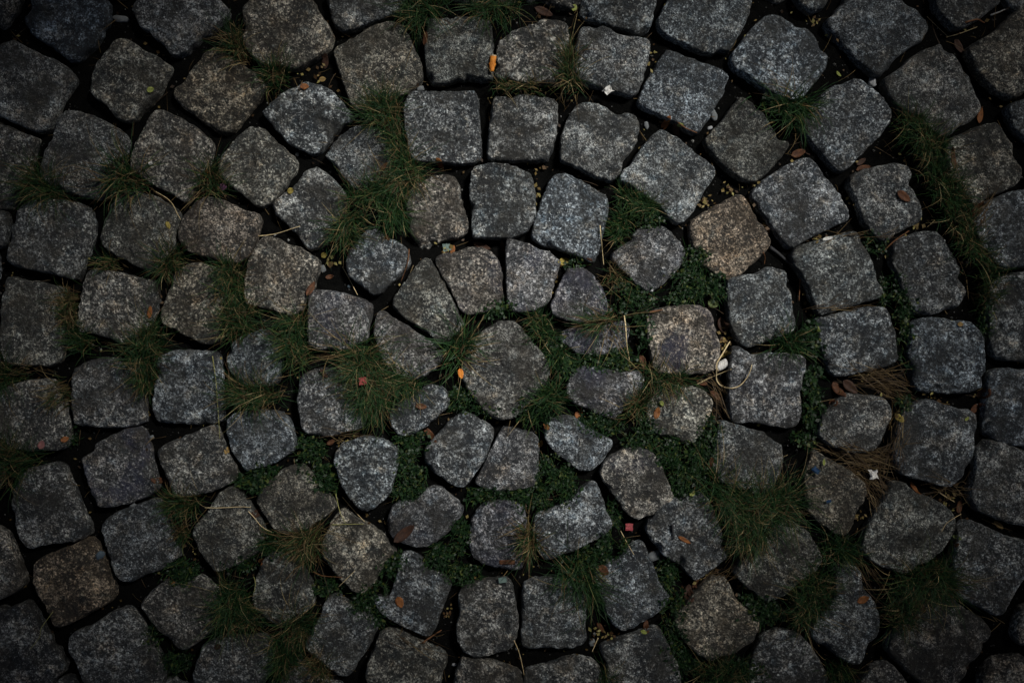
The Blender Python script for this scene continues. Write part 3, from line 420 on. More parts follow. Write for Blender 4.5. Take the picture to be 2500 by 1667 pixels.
TUFTS = [
    ('dry brown tuft with thin wispy stalks at the lower left of a big top stone', [('A', 1840, 330), ('A', 1880, 420)], 210, 170, dict(dry=.75)),
    ('small green tuft crowned by straw below the big brownish top stone', [('B', 230, 640), ('B', 260, 500)], 190, 190, dict(dry=.45)),
    ('round dense green tuft at the left edge, left of the one with straw blades', [('A', 380, 1410), ('A', 450, 1430)], 290, 330, dict(dry=.35)),
    ('tuft of broad green blades and long yellow straw beside a white speck', [('A', 930, 1350), ('A', 1050, 1370)], 300, 230, dict(dry=.5, fine=1.5)),
    ('thin half-dry tuft growing round an upright brown leaf and a purple petal', [('A', 1600, 1340), ('A', 1660, 1450)], 230, 190, dict(dry=.55)),
    ('green tuft with a dark hollow at the top edge, left of its twin', [('B', 1260, 40), ('B', 1400, 60), ('B', 1320, 160)], 280, 380, dict(dry=.22)),
    ('green tuft at the top edge above the orange cigarette end', [('B', 1850, 20), ('B', 1960, 70)], 290, 330, dict(dry=.28)),
    ('dry star-shaped tuft with tall brown stalks pointing up between upper stones', [('C', 600, 560), ('C', 620, 620), ('C', 590, 420)], 210, 300, dict(dry=.65, aim=90, spread=.35)),
    ('flat dry wisp lying in the joint left of the star-shaped dry tuft', [('C', 60, 670), ('C', 380, 660)], 130, 150, dict(dry=.7)),
    ('bright green star-shaped tuft among the upper right stones', [('D', 340, 800), ('D', 470, 830)], 280, 220, dict(dry=.12, fine=1.3)),
    ('shaggy olive tuft at the top of the long grassy joint on the right', [('D', 1290, 930), ('D', 1400, 1080), ('D', 1480, 1180)], 200, 420, dict(dry=.3)),
    ('dark olive tuft in the long grassy joint beside a reddish leaf strip', [('D', 1470, 1290), ('D', 1560, 1480), ('D', 1620, 1560)], 200, 420, dict(dry=.3)),
    ('yellowish olive tuft in the long grassy joint below the reddish leaf strip', [('H', 1620, 380), ('H', 1740, 580), ('H', 1800, 680)], 180, 400, dict(dry=.35)),
    ('narrow dark tuft at the lower end of the long grassy joint on the right', [('H', 1860, 780), ('H', 1920, 960), ('H', 1900, 1080)], 140, 260, dict(dry=.3)),
    ('tall lively green tuft at the upper end of the upper grassy joint', [('B', 1080, 740), ('B', 1010, 880), ('B', 1130, 930)], 230, 460, dict(dry=.3)),
    ('short dark green tuft between two square stones in the upper grassy joint', [('B', 1150, 1040), ('B', 1190, 1180)], 150, 230, dict(dry=.3)),
    ('sprawling tuft with tan dead blades beside an orange brown leaf', [('B', 1200, 1300), ('B', 1280, 1400)], 260, 330, dict(dry=.5)),
    ('green tuft with orange tinged blades above a blunt pale stone', [('F', 1060, 130), ('F', 900, 240)], 220, 360, dict(dry=.35)),
    ('long bladed dark green tuft hanging down beside a blunt pale stone', [('F', 1080, 320), ('F', 1180, 420)], 220, 260, dict(dry=.12, aim=285, spread=.5)),
    ('shaggy tuft with brownish tips at the lower end of the upper grassy joint', [('F', 790, 380), ('F', 740, 560)], 210, 380, dict(dry=.42)),
    ('half-dry tuft with curled straw left of a long joint on the left', [('E', 1260, 720), ('E', 1300, 760)], 210, 230, dict(dry=.5)),
    ('sparse dry wisp between two square stones on the left', [('E', 870, 770)], 150, 90, dict(dry=.65)),
    ('dead brown tuft with bent straws in the far left joint', [('E', 540, 1000), ('E', 560, 1100), ('E', 570, 1200)], 170, 170, dict(dry=.88)),
    ('tall olive tuft at the top of the grassy joint left of centre', [('E', 1770, 820), ('E', 1800, 960)], 210, 360, dict(dry=.4, aim=95, spread=.3)),
    ('wide brownish green tuft at the bottom of the grassy joint left of centre', [('E', 1790, 1120), ('E', 1800, 1260), ('E', 1960, 1150)], 210, 440, dict(dry=.4)),
    ('upright green tuft left of the stone with a blue tinge', [('F', 390, 1180), ('F', 380, 1340), ('F', 390, 1480)], 220, 480, dict(dry=.28)),
    ('full green tuft at the meeting of four square stones on the left', [('E', 1190, 1290), ('E', 1110, 1430), ('E', 1120, 1500)], 250, 480, dict(dry=.3)),
    ('trailing tail of green grass between two square left stones', [('I', 1130, 330), ('I', 1140, 430)], 150, 240, dict(dry=.35, aim=280, spread=.4)),
    ('low dark green tuft beside a brown crumb above a square left stone', [('E', 620, 1330), ('E', 720, 1350)], 170, 170, dict(dry=.3)),
    ('largest olive tuft left of the round central stone, with a red square in it', [('J', 870, 170), ('J', 930, 300), ('J', 960, 380)], 330, 620, dict(dry=.38)),
    ('long green tuft hanging below the red square left of the round central stone', [('J', 960, 430), ('J', 1000, 560)], 250, 440, dict(dry=.3, aim=275, spread=.45)),
    ('horizontal olive tuft between the red square and the round central stone', [('J', 1150, 370), ('J', 1290, 390)], 200, 300, dict(dry=.35)),
    ('spiky star-shaped tuft touching the upper left of the round central stone', [('J', 1620, 150)], 290, 190, dict(dry=.28, fine=1.4)),
    ('bristly tuft with broad weed leaves in its middle and brown ends', [('I', 1850, 470), ('I', 1960, 500), ('I', 2060, 520)], 230, 420, dict(dry=.45)),
    ('dark tuft cut by the left edge with straw over a worn stone', [('I', 0, 380), ('I', 110, 420)], 260, 280, dict(dry=.45)),
    ('straw coloured fan of dead blades beside the leftmost worn stone', [('I', 480, 470), ('I', 480, 560)], 150, 150, dict(dry=.92, aim=240, spread=.4)),
    ('shaggy dark green tuft at the lower left edge, near a pink petal', [('I', 60, 1040), ('I', 200, 1000)], 280, 380, dict(dry=.4)),
    ('flat olive tuft below a tilted square stone on the lower left', [('I', 1370, 1330), ('I', 1500, 1330)], 190, 240, dict(dry=.45)),
    ('thin dead wisp hanging below the flat olive tuft on the lower left', [('M', 1400, 360), ('M', 1430, 430)], 130, 100, dict(dry=.7)),
    ('round deep green tuft between three stones on the lower left', [('M', 1770, 900), ('M', 1790, 1000)], 280, 400, dict(dry=.25)),
    ('small bright grass patch left of the dry brown tuft near the bottom', [('N', 190, 470)], 110, 110, dict(dry=.2)),
    ('dry brown tuft shaped like a star between lower left stones', [('N', 400, 420), ('N', 520, 430), ('N', 450, 560)], 230, 340, dict(dry=.8)),
    ('soft olive tuft over a shaded stone near the bottom', [('N', 350, 1010), ('N', 420, 1080)], 220, 300, dict(dry=.5)),
    ('small dull tuft left of the soft olive tuft near the bottom', [('N', 30, 980), ('N', 80, 1080)], 130, 140, dict(dry=.55)),
    ('dark green mat of grass near the bottom edge, left part', [('N', 310, 1240), ('N', 280, 1420)], 190, 320, dict(dry=.22)),
    ('dead brown wisp lying on a rough stone near the bottom edge', [('N', 590, 1330), ('N', 640, 1420)], 170, 190, dict(dry=.85)),
    ('straw coloured star-shaped tuft between two stones below the centre', [('O', 260, 400), ('O', 290, 480)], 220, 200, dict(dry=.95, fine=1.35)),
    ('vivid green tuft with long blades spreading to the right below the centre', [('O', 620, 720), ('O', 690, 800)], 310, 260, dict(dry=.12, aim=320, spread=.35, fine=1.2)),
    ('combed dry tuft pointing left over the stone with violet stains', [('G', 850, 1240)], 290, 190, dict(dry=.72, aim=185, spread=.65)),
    ('little brown wisp on the left flank of a rounded stone above the centre', [('G', 930, 830), ('G', 950, 880)], 130, 90, dict(dry=.85)),
    ('short lawn-like green tuft wedged between three stones above the centre', [('G', 990, 240), ('G', 1120, 320), ('G', 1230, 340)], 120, 420, dict(dry=.1)),
    ('short lawn-like green strip left of a rounded stone above the centre', [('G', 1000, 420), ('G', 960, 570)], 120, 320, dict(dry=.12)),
    ('yellowish green tuft at the upper right of the round central stone', [('G', 330, 1200), ('G', 420, 1330)], 140, 260, dict(dry=.2)),
    ('dark green tuft at the right of the round central stone', [('K', 470, 260), ('K', 520, 160)], 120, 190, dict(dry=.12)),
    ('loose green tuft at the lower right of the round central stone', [('K', 340, 520), ('K', 480, 520), ('K', 300, 680)], 180, 400, dict(dry=.12)),
    ('flattened dry tuft along the lower edge of the violet stained brown stone', [('K', 1180, 350), ('K', 1310, 370), ('K', 1450, 390)], 210, 300, dict(dry=.55)),
    ('tangled dead grass between two stones right of the centre', [('K', 1030, 600), ('K', 1130, 540)], 170, 200, dict(dry=.7)),
    ('huge shaggy olive tuft with a brown skirt on the right', [('O', 1720, 30), ('O', 1880, 180), ('P', 150, 200), ('P', 330, 150)], 330, 950, dict(dry=.33)),
    ('brown fringed lower part of grass hanging left of a dark stone on the right', [('O', 1930, 420), ('P', 110, 380), ('P', 60, 470)], 230, 460, dict(dry=.55, aim=265, spread=.4)),
    ('dark drooping tuft between two stones on the lower right', [('P', 560, 740), ('P', 520, 900), ('P', 490, 1060)], 240, 560, dict(dry=.32)),
    ('fresh green tuft with long blades on the lower right', [('P', 680, 500), ('P', 800, 560)], 190, 200, dict(dry=.15, fine=1.2)),
    ('broad dark green tuft between big stones on the lower right', [('P', 1250, 800), ('P', 1400, 760), ('P', 1560, 760)], 290, 620, dict(dry=.3)),
    ('wispy dark tuft above the big bottom right stone', [('P', 1270, 980), ('P', 1260, 1090)], 210, 280, dict(dry=.35)),
    ('sparse green fan of blades beside weeds on the right', [('H', 340, 1380)], 210, 110, dict(dry=.1, fine=1.2)),
    ('bushy dark tuft at the bottom edge right of centre', [('O', 1640, 1480), ('O', 1850, 1440)], 210, 360, dict(dry=.3)),
    ('tuft of dull grass at the bottom edge below the broad square stone', [('O', 860, 1500), ('O', 930, 1530)], 150, 150, dict(dry=.4)),
    ('thin green wisp by the top of a square stone near the bottom right edge', [('P', 700, 1420), ('P', 800, 1470)], 150, 110, dict(dry=.3)),
]
COVER = [
    ('G', 1480, 950, 230, 130, 1), ('G', 1560, 740, 110, 130, 1), ('G', 1070, 1030, 190, 140, 1), ('G', 1150, 1250, 90, 160, 1.35), ('G', 900, 1500, 230, 100, 1),
    ('G', 1700, 930, 120, 120, 1), ('G', 60, 1120, 130, 90, 1), ('G', 520, 1430, 120, 120, 1), ('G', 1200, 420, 160, 90, .9), ('G', 640, 780, 80, 50, 1),
    ('K', 820, 720, 170, 110, 1), ('K', 1120, 790, 170, 130, 1), ('K', 1400, 960, 230, 120, 1), ('K', 1500, 1080, 200, 160, 1), ('K', 1660, 840, 110, 170, 1),
    ('K', 470, 1120, 150, 170, 1), ('K', 330, 1290, 260, 90, 1), ('K', 1460, 1200, 120, 120, 1), ('K', 560, 250, 130, 140, 1), ('K', 560, 1240, 150, 120, 1),
    ('O', 880, 520, 160, 130, 1), ('O', 660, 620, 150, 100, 1), ('O', 1340, 760, 90, 150, 1), ('O', 1400, 980, 130, 130, 1), ('O', 1380, 1250, 110, 180, 1), ('O', 930, 300, 60, 140, 1),
    ('O', 1980, 990, 130, 110, 1), ('O', 1480, 1420, 120, 110, 1), ('O', 1960, 1480, 160, 100, 1),
    ('L', 570, 420, 90, 130, 1.3), ('L', 570, 640, 80, 160, 1.2), ('L', 560, 90, 90, 150, 1.3), ('L', 1280, 120, 60, 180, 1), ('L', 500, 860, 90, 80, 1), ('L', 1270, 570, 60, 60, 1.2),
    ('H', 1180, 980, 110, 150, 1), ('H', 1270, 1130, 100, 110, 1), ('H', 1900, 1200, 70, 120, 1), ('H', 1050, 600, 90, 100, .9), ('H', 520, 1310, 90, 70, 1.2),
    ('J', 470, 900, 150, 110, 1.1), ('J', 560, 1060, 160, 120, 1), ('J', 120, 1130, 160, 110, 1.1), ('J', 1270, 880, 150, 110, 1), ('J', 1270, 1080, 120, 170, 1), ('J', 1660, 540, 120, 120, .9),
    ('J', 1250, 1250, 140, 80, 1), ('J', 600, 1210, 110, 90, 1.1), ('J', 1850, 620, 90, 60, .8), ('J', 2120, 620, 80, 120, 1),
    ('I', 1950, 1170, 130, 90, 1.2), ('I', 560, 800, 70, 90, 1),
    ('N', 1520, 590, 190, 110, 1), ('N', 1650, 420, 80, 130, 1.1), ('N', 1130, 660, 130, 110, 1.1), ('N', 980, 880, 130, 110, 1), ('N', 880, 980, 90, 90, 1), ('N', 1660, 720, 150, 90, 1),
    ('N', 640, 830, 130, 70, 1.1), ('N', 1820, 120, 170, 60, 1), ('N', 1020, 1040, 70, 90, 1), ('N', 220, 520, 110, 90, 1), ('N', 330, 1300, 120, 160, 1),
    ('P', 150, 960, 170, 90, 1), ('P', 230, 1050, 140, 80, 1), ('M', 2080, 470, 90, 90, 1), ('M', 1400, 720, 150, 110, 1), ('M', 1850, 640, 130, 70, 1), ('M', 1350, 1390, 130, 90, 1),
    ('M', 1180, 1180, 70, 110, 1), ('D', 250, 780, 70, 60, 1.5),
]
STRAW_BEDS = [
    ('L', 1040, 380, 190, 70, 150, 170), ('L', 1180, 480, 120, 60, 70, 150), ('L', 830, 960, 170, 60, 130, 160), ('L', 1010, 1020, 150, 60, 120, 175),
    ('L', 1040, 1200, 60, 110, 120, 115), ('L', 1180, 850, 50, 130, 90, 75), ('L', 980, 1130, 100, 40, 50, 150), ('H', 1810, 380, 60, 70, 90, 60), ('L', 1600, 1210, 150, 50, 50, 165),
    ('P', 960, 700, 80, 110, 70, 130), ('I', 200, 320, 180, 40, 50, 175), ('K', 1740, 560, 60, 140, 70, 120), ('C', 250, 655, 200, 20, 40, 178), ('O', 1700, 740, 90, 50, 40, 30),
    ('N', 1350, 1230, 150, 40, 30, 160), ('J', 780, 810, 120, 20, 35, 175), ('H', 900, 560, 200, 20, 30, 15), ('H', 800, 1100, 160, 25, 30, 12), ('E', 560, 1200, 40, 120, 40, 100),
]
B_, L_ = 'brown_leaf', 'leaf'
LEAVES = [
    (B_, 'glossy orange brown oval leaf standing against a pointed stone top', L_, ('orange', 'C', 1330, 950, 100, 52, 62)),
    (B_, 'dark brown folded leaf below a yellow stalk at a stone corner', L_, ('darkbrown', 'C', 1412, 1010, 125, 52, -72)),
    (B_, 'dark brown leaf at the top edge right of a green tuft', L_, ('darkbrown', 'C', 400, 95, 155, 62, -24)),
    (B_, 'crumpled orange leaf on the upper corner of a rough stone', L_, ('orange', 'B', 450, 665, 66, 60, 20), dict(shape='crumple')),
    (B_, 'small tan leaf lying in the dark joint near a crumpled orange leaf', L_, ('tan', 'B', 590, 610, 54, 40, 15)),
    (B_, 'orange brown leaf at the tip of a sprawling tan tuft', L_, ('orange', 'B', 1490, 1265, 90, 44, -58)),
    (B_, 'narrow reddish brown leaf lying on a stone left of the grass', L_, ('brown', 'B', 1062, 1275, 76, 32, 52)),
    (B_, 'tiny orange leaf held in green grass of the upper joint', L_, ('vivid', 'B', 1110, 940, 44, 26, 10), dict(lift=.022)),
    (B_, 'upright dark red leaf in the narrow joint under a top green tuft', L_, ('brown', 'B', 1375, 300, 105, 36, 78)),
    (B_, 'dark brown leaf hidden in the wide joint below a big top stone', L_, ('darkbrown', 'B', 610, 470, 120, 52, 85)),
    (B_, 'slim brown leaf in the dark joint below a far right stone', L_, ('orange', 'D', 1855, 885, 135, 44, 80)),
    (B_, 'dark brown leaf in the joint near the top right corner', L_, ('darkbrown', 'D', 1690, 360, 125, 56, -62)),
    (B_, 'broad reddish brown leaf left of its crossing twin on the upper right', L_, ('brown', 'D', 465, 1175, 120, 60, 20)),
    (B_, 'dark brown leaf crossing a reddish one on the upper right', L_, ('darkbrown', 'D', 515, 1140, 130, 45, -55)),
    (B_, 'reddish leaf at the lower tip of a stone in the upper right', L_, ('brown', 'D', 960, 1290, 120, 48, 14)),
    (B_, 'dull leaf just above a reddish leaf under the tip of a stone', L_, ('darkbrown', 'D', 945, 1240, 90, 40, 35)),
    (B_, 'single brown leaf lying flat on a dark stone on the right', L_, ('brown', 'D', 1270, 1505, 130, 62, -36)),
    (B_, 'long reddish leaf strip along the grassy joint on the right', L_, ('brown', 'D', 1635, 1230, 190, 50, 98), dict(lift=.008, shape='crumple')),
    (B_, 'thick brown dead stem bundle on the corner of a right edge stone', L_, ('brown', 'H', 1820, 360, 150, 80, 55), dict(shape='crumple', lift=.004)),
    ('pale_leaf', 'whitish leaf scrap resting on the upper edge of a square stone', L_, ('white', 'H', 690, 572, 85, 26, 12)),
    ('yellow_leaf', 'pale yellow leaf above weeds at the corner of a right stone', L_, ('lime', 'H', 590, 1272, 66, 34, 65)),
    ('yellow_leaf', 'dull yellow leaf at the top of a square stone on the far right', L_, ('tan', 'H', 1705, 1228, 44, 34, 0)),
    (B_, 'folded dark brown leaf on top of the straw bed on the right', L_, ('darkbrown', 'L', 850, 450, 150, 74, -42), dict(lift=.006)),
    (B_, 'reddish brown leaf under the folded dark leaf beside the straw bed', L_, ('brown', 'L', 765, 470, 130, 66, -60)),
    (B_, 'small orange brown leaf between weeds and a straw ringed stone', L_, ('brown', 'L', 725, 570, 56, 44, 40)),
    ('yellow_leaf', 'tan yellow leaf in the joint right of a straw ringed stone', L_, ('yellow', 'L', 1235, 690, 80, 50, -50)),
    (B_, 'brown leaf touching the corner of a square stone at the right edge', L_, ('brown', 'L', 1870, 500, 95, 62, 60)),
    (B_, 'long brown leaf lying across a joint near the right edge', L_, ('brown', 'L', 1815, 615, 125, 48, 38)),
    ('yellow_leaf', 'tiny yellow green leaf on a stone corner near the right edge', L_, ('lime', 'L', 1755, 695, 44, 22, 40)),
    (B_, 'narrow orange brown leaf at the top of a lower right stone', L_, ('orange', 'L', 1350, 1220, 110, 30, -56)),
    (B_, 'brown leaf in the dark joint left of a lower right edge stone', L_, ('brown', 'P', 1695, 215, 105, 44, 76)),
    (B_, 'orange brown leaf lying on a dark stone at the lower right', L_, ('orange', 'P', 960, 925, 100, 54, 24)),
    (B_, 'brown leaf on the top corner of the big bottom right stone', L_, ('brown', 'P', 1385, 960, 130, 52, -56), dict(lift=.004)),
    ('green_leaf', 'pale green leaf at the joint corner near the lower right edge', L_, ('sage', 'P', 1672, 450, 52, 30, -20)),
    (B_, 'dull red brown leaf just below a pale green leaf on the right', L_, ('brown', 'P', 1630, 492, 60, 36, 20)),
    (B_, 'tan shrivelled leaf in the joint near the lower right edge', L_, ('tan', 'P', 1995, 355, 95, 46, -38), dict(shape='crumple')),
    ('green_leaf', 'round dull green leaf above the violet stained brown stone', L_, ('sage', 'G', 1695, 1065, 90, 82, -30)),
    (B_, 'dark purplish leaf in the joint right of the violet stained stone', L_, ('darkbrown', 'G', 1770, 1240, 140, 76, -72)),
    (B_, 'crumpled tan leaf above the white cigarette filter', L_, ('tan', 'G', 1768, 1350, 66, 56, 30), dict(shape='crumple')),
    (B_, 'brownish red leaf half hidden in weeds above the violet stained stone', L_, ('brown', 'G', 1460, 890, 62, 40, 20), dict(lift=.012)),
    ('yellow_leaf', 'crumpled yellow leaf at the corner of two stones above the centre', L_, ('yellow', 'G', 552, 750, 100, 76, 15), dict(shape='crumple')),
    (B_, 'brown dried leaf next to the crumpled yellow one above the centre', L_, ('darkbrown', 'G', 735, 755, 74, 66, 50), dict(shape='crumple')),
    ('yellow_leaf', 'yellow dead leaf beside the white cigarette filter', L_, ('yellow', 'K', 1785, 205, 66, 40, 30), dict(shape='crumple')),
    (B_, 'orange brown leaf lying on a rounded stone right of the centre', L_, ('orange', 'K', 1265, 650, 98, 48, 74)),
    (B_, 'brown leaf in the joint below the blue tinged stone near the centre', L_, ('orange', 'K', 668, 650, 90, 50, 56)),
    (B_, 'orange crumb of leaf at the upper left of a bright stone below the centre', L_, ('orange', 'K', 420, 757, 62, 40, -45), dict(shape='crumple')),
    (B_, 'pale tan leaf in the narrow joint beside a bright stone below the centre', L_, ('tan', 'K', 375, 885, 60, 36, 70)),
    (B_, 'brown leaf on the left edge of a stone right of the clover patch', L_, ('brown', 'K', 1680, 1025, 84, 40, 84)),
    (B_, 'curled brown leaf in the weeds left of the violet stained stone', L_, ('brown', 'K', 1152, 258, 110, 56, -70), dict(lift=.006)),
    (B_, 'dark red leaf inside the loop of the curled straw', L_, ('brown', 'K', 1610, 420, 90, 44, -15)),
    (B_, 'brown leaf strip in the joint below the loop of the curled straw', L_, ('brown', 'K', 1715, 520, 120, 44, -40)),
    ('yellow_leaf', 'small yellow leaf on top of a rounded stone right of the centre', L_, ('lime', 'K', 1303, 578, 44, 30, -60)),
    ('yellow_leaf', 'yellow leaf in the dark weeds below the clover patch', L_, ('yellow', 'K', 1495, 1150, 62, 44, 20), dict(lift=.012)),
    ('yellow_leaf', 'light yellow green leaf above a wide stone right of the pink square', L_, ('lime', 'K', 1530, 1258, 56, 34, 35), dict(lift=.004)),
    (B_, 'glowing orange leaf on the left flank of the round central stone', L_, ('vivid', 'J', 1655, 345, 80, 42, -78), dict(lift=.034)),
    (B_, 'brown leaf lying on the pale stone left of the round central stone', L_, ('brown', 'J', 1345, 600, 90, 46, -10)),
    (B_, 'long orange brown leaf pointing down to the right below the central stone', L_, ('brown', 'J', 1410, 810, 170, 46, -42)),
    (B_, 'dark brown leaf on the top edge of a ribbed stone left of the red square', L_, ('darkbrown', 'J', 600, 350, 90, 34, -48)),
    (B_, 'small red brown leaf in the weeds under the ribbed stone', L_, ('brown', 'J', 660, 870, 70, 40, 30), dict(lift=.008)),
    (B_, 'oval brown leaf lying alone on a chipped lower stone', L_, ('orange', 'N', 1180, 945, 90, 62, -65)),
    (B_, 'large dark brown leaf lying across a cracked stone below the centre', L_, ('darkbrown', 'N', 1215, 420, 210, 76, 40)),
    ('wood_chip', 'short brown wood chip lying on the lower edge of a stone', 'wood chip', ('brown', 'O', 120, 640, 120, 34, 2), dict(shape='strip', curl=.02, fold=.1)),
    (B_, 'ragged brown leaf at the upper left of a chipped stone near the bottom', L_, ('brown', 'O', 858, 700, 90, 66, -40)),
    (B_, 'narrow orange leaf strip lying on a wide stone right of the pink square', L_, ('orange', 'O', 1475, 470, 120, 30, -30)),
    (B_, 'tan brown leaf standing in the weeds right of the chipped stone', L_, ('darkbrown', 'O', 1502, 870, 130, 64, 78)),
    (B_, 'shrivelled brown leaf beside the tan brown leaf right of the chipped stone', L_, ('brown', 'O', 1560, 800, 90, 44, 60), dict(shape='crumple')),
    (B_, 'red brown leaf in the joint below the chipped stone near the bottom', L_, ('brown', 'O', 835, 1140, 100, 36, -55)),
    (B_, 'brown leaf tucked under the tip of the chipped stone near the bottom', L_, ('brown', 'O', 1180, 1120, 80, 40, 75)),
    ('yellow_leaf', 'pale leaf under the lower tip of the chipped stone near the bottom', L_, ('lime', 'O', 1165, 1172, 50, 30, -10)),
    ('yellow_leaf', 'bright yellow green leaf on a tilted stone in the upper left', L_, ('lime', 'A', 1155, 690, 58, 44, 20)),
    ('purple_petal', 'dull purple petal beside a stone in the upper left', 'petal', ('purple', 'A', 1725, 1440, 60, 56, 30), dict(lift=.01)),
    (B_, 'upright orange brown leaf in the half-dry tuft near the purple petal', L_, ('orange', 'A', 1612, 1350, 96, 34, 82), dict(lift=.012)),
    ('yellow_leaf', 'small yellow leaf on the left corner of a lumpy stone', L_, ('yellow', 'B', 345, 1462, 54, 46, 20)),
    ('yellow_leaf', 'round pale yellow leaf in the joint below the lumpy stone', L_, ('yellow', 'F', 600, 700, 48, 44, 40)),
    (B_, 'curled red brown leaf in the dark joint right of a square stone', L_, ('brown', 'F', 645, 865, 66, 34, 15), dict(curl=.9)),
    (B_, 'reddish leaf on the right edge of a square stone left of centre', L_, ('brown', 'F', 500, 955, 125, 48, 62)),
    (B_, 'flat dark brown leaf in the joint above a rounded inner ring stone', L_, ('darkbrown', 'F', 1808, 630, 150, 50, -20)),
    (B_, 'small orange brown leaf right of the pale green paper square', L_, ('orange', 'F', 1585, 660, 80, 36, 75)),
    (B_, 'thin brown leaf at the top of the narrow joint between inner ring stones', L_, ('brown', 'F', 1965, 630, 90, 32, 95)),
    (B_, 'brown leaf on the top right of a blunt pale stone', L_, ('brown', 'F', 1085, 568, 60, 30, -45)),
    ('yellow_leaf', 'yellow leaf on the right edge of a square left stone', L_, ('yellow', 'E', 1290, 470, 66, 34, -65)),
    (B_, 'orange leaf upright in the joint between two square left stones', L_, ('orange', 'E', 1150, 1135, 100, 38, 80)),
    ('pink_petal', 'pale pink petal on the leftmost worn stone', 'petal', ('rose', 'I', 330, 892, 76, 54, 60), dict(lift=.004)),
    (B_, 'orange leaf right of the pale pink petal', L_, ('orange', 'I', 500, 852, 56, 44, 20)),
    ('tan_leaf', 'small tan seed leaf in the joint between two lower left stones', L_, ('tan', 'I', 1745, 935, 60, 42, 80), dict(shape='crumple')),
    (B_, 'dark red leaf pointing into the joint left of a tilted square stone', L_, ('brown', 'I', 1240, 1165, 110, 40, -25)),
    (B_, 'dim orange leaf in the weeds above a lower left stone', L_, ('orange', 'M', 1350, 757, 64, 52, 10), dict(lift=.006)),
    (B_, 'small orange leaf right of the round deep green tuft', L_, ('orange', 'M', 2010, 630, 66, 40, 10)),
    (B_, 'dim brown leaf on a stone at the bottom left', L_, ('darkbrown', 'M', 1670, 1285, 62, 44, 20)),
    (B_, 'dark brown leaf between two lower left stones with straw across', L_, ('darkbrown', 'M', 1975, 260, 70, 56, 45)),
    ('green_leaf', 'upright pale green leaf at the top edge beside dry stalks', L_, ('lime', 'C', 630, 75, 58, 44, 75), dict(lift=.008)),
    ('green_leaf', 'greyish green leaf at the top edge left of the dry stalks', L_, ('sage', 'C', 512, 70, 76, 44, 60)),
    ('green_leaf', 'pale green curled sliver in the dark joint at the upper right', L_, ('lime', 'D', 772, 570, 56, 20, -50), dict(curl=.8)),
    ('green_leaf', 'light green sliver above the blue scraps on the right', L_, ('lime', 'L', 655, 1025, 52, 20, 88), dict(lift=.004)),
    ('yellow_leaf', 'yellow green leaf on the stalk at a pointed stone top', L_, ('lime', 'C', 1440, 970, 50, 24, -15), dict(lift=.006)),
]
SCRAPS = [
    (('red square of card caught in the olive tuft left of the central stone', 'card', 'card_square', 'red', 'J', 930, 397, 58, 56, 8), dict(lift=.048, thick=.0012, crump=.0009)),
    (('pink red square of card lying in the joint below the centre', 'card', 'card_square', 'pink', 'K', 1050, 1517, 58, 56, -2), dict(lift=.006, thick=.0012, crump=.0008)),
    (('white torn paper scrap lying in straw on the right', 'paper scrap', 'paper_scrap', 'white', 'L', 1010, 1105, 62, 70, 5), dict(lift=.020, thick=.0015, crump=.0024)),
    (('crumpled silvery white foil scrap under an upper stone', 'paper scrap', 'paper_scrap', 'white', 'C', 880, 722, 70, 56, 35), dict(lift=.003, crump=.0026)),
    (('tiny white paper speck on a stone beside long straw blades', 'paper scrap', 'paper_scrap', 'white', 'A', 1155, 1250, 30, 24, 20), dict(thick=.0015)),
    (('pale green paper square in the joint above an inner ring stone', 'paper scrap', 'paper_scrap', 'teal', 'F', 1540, 640, 62, 60, 12), dict(lift=.002)),
    (('pale green paper scrap above a square stone near the bottom', 'paper scrap', 'paper_scrap', 'teal', 'O', 85, 765, 60, 42, 10), dict(lift=.002)),
    (('blue plastic scrap in the dry grass edge on the right', 'plastic scrap', 'plastic_scrap', 'blue', 'L', 590, 1085, 62, 40, -40), dict(lift=.006, crump=.001)),
    (('tiny blue plastic speck below the larger blue scrap', 'plastic scrap', 'plastic_scrap', 'blue', 'P', 692, 172, 36, 20, 10), dict(lift=.004)),
]
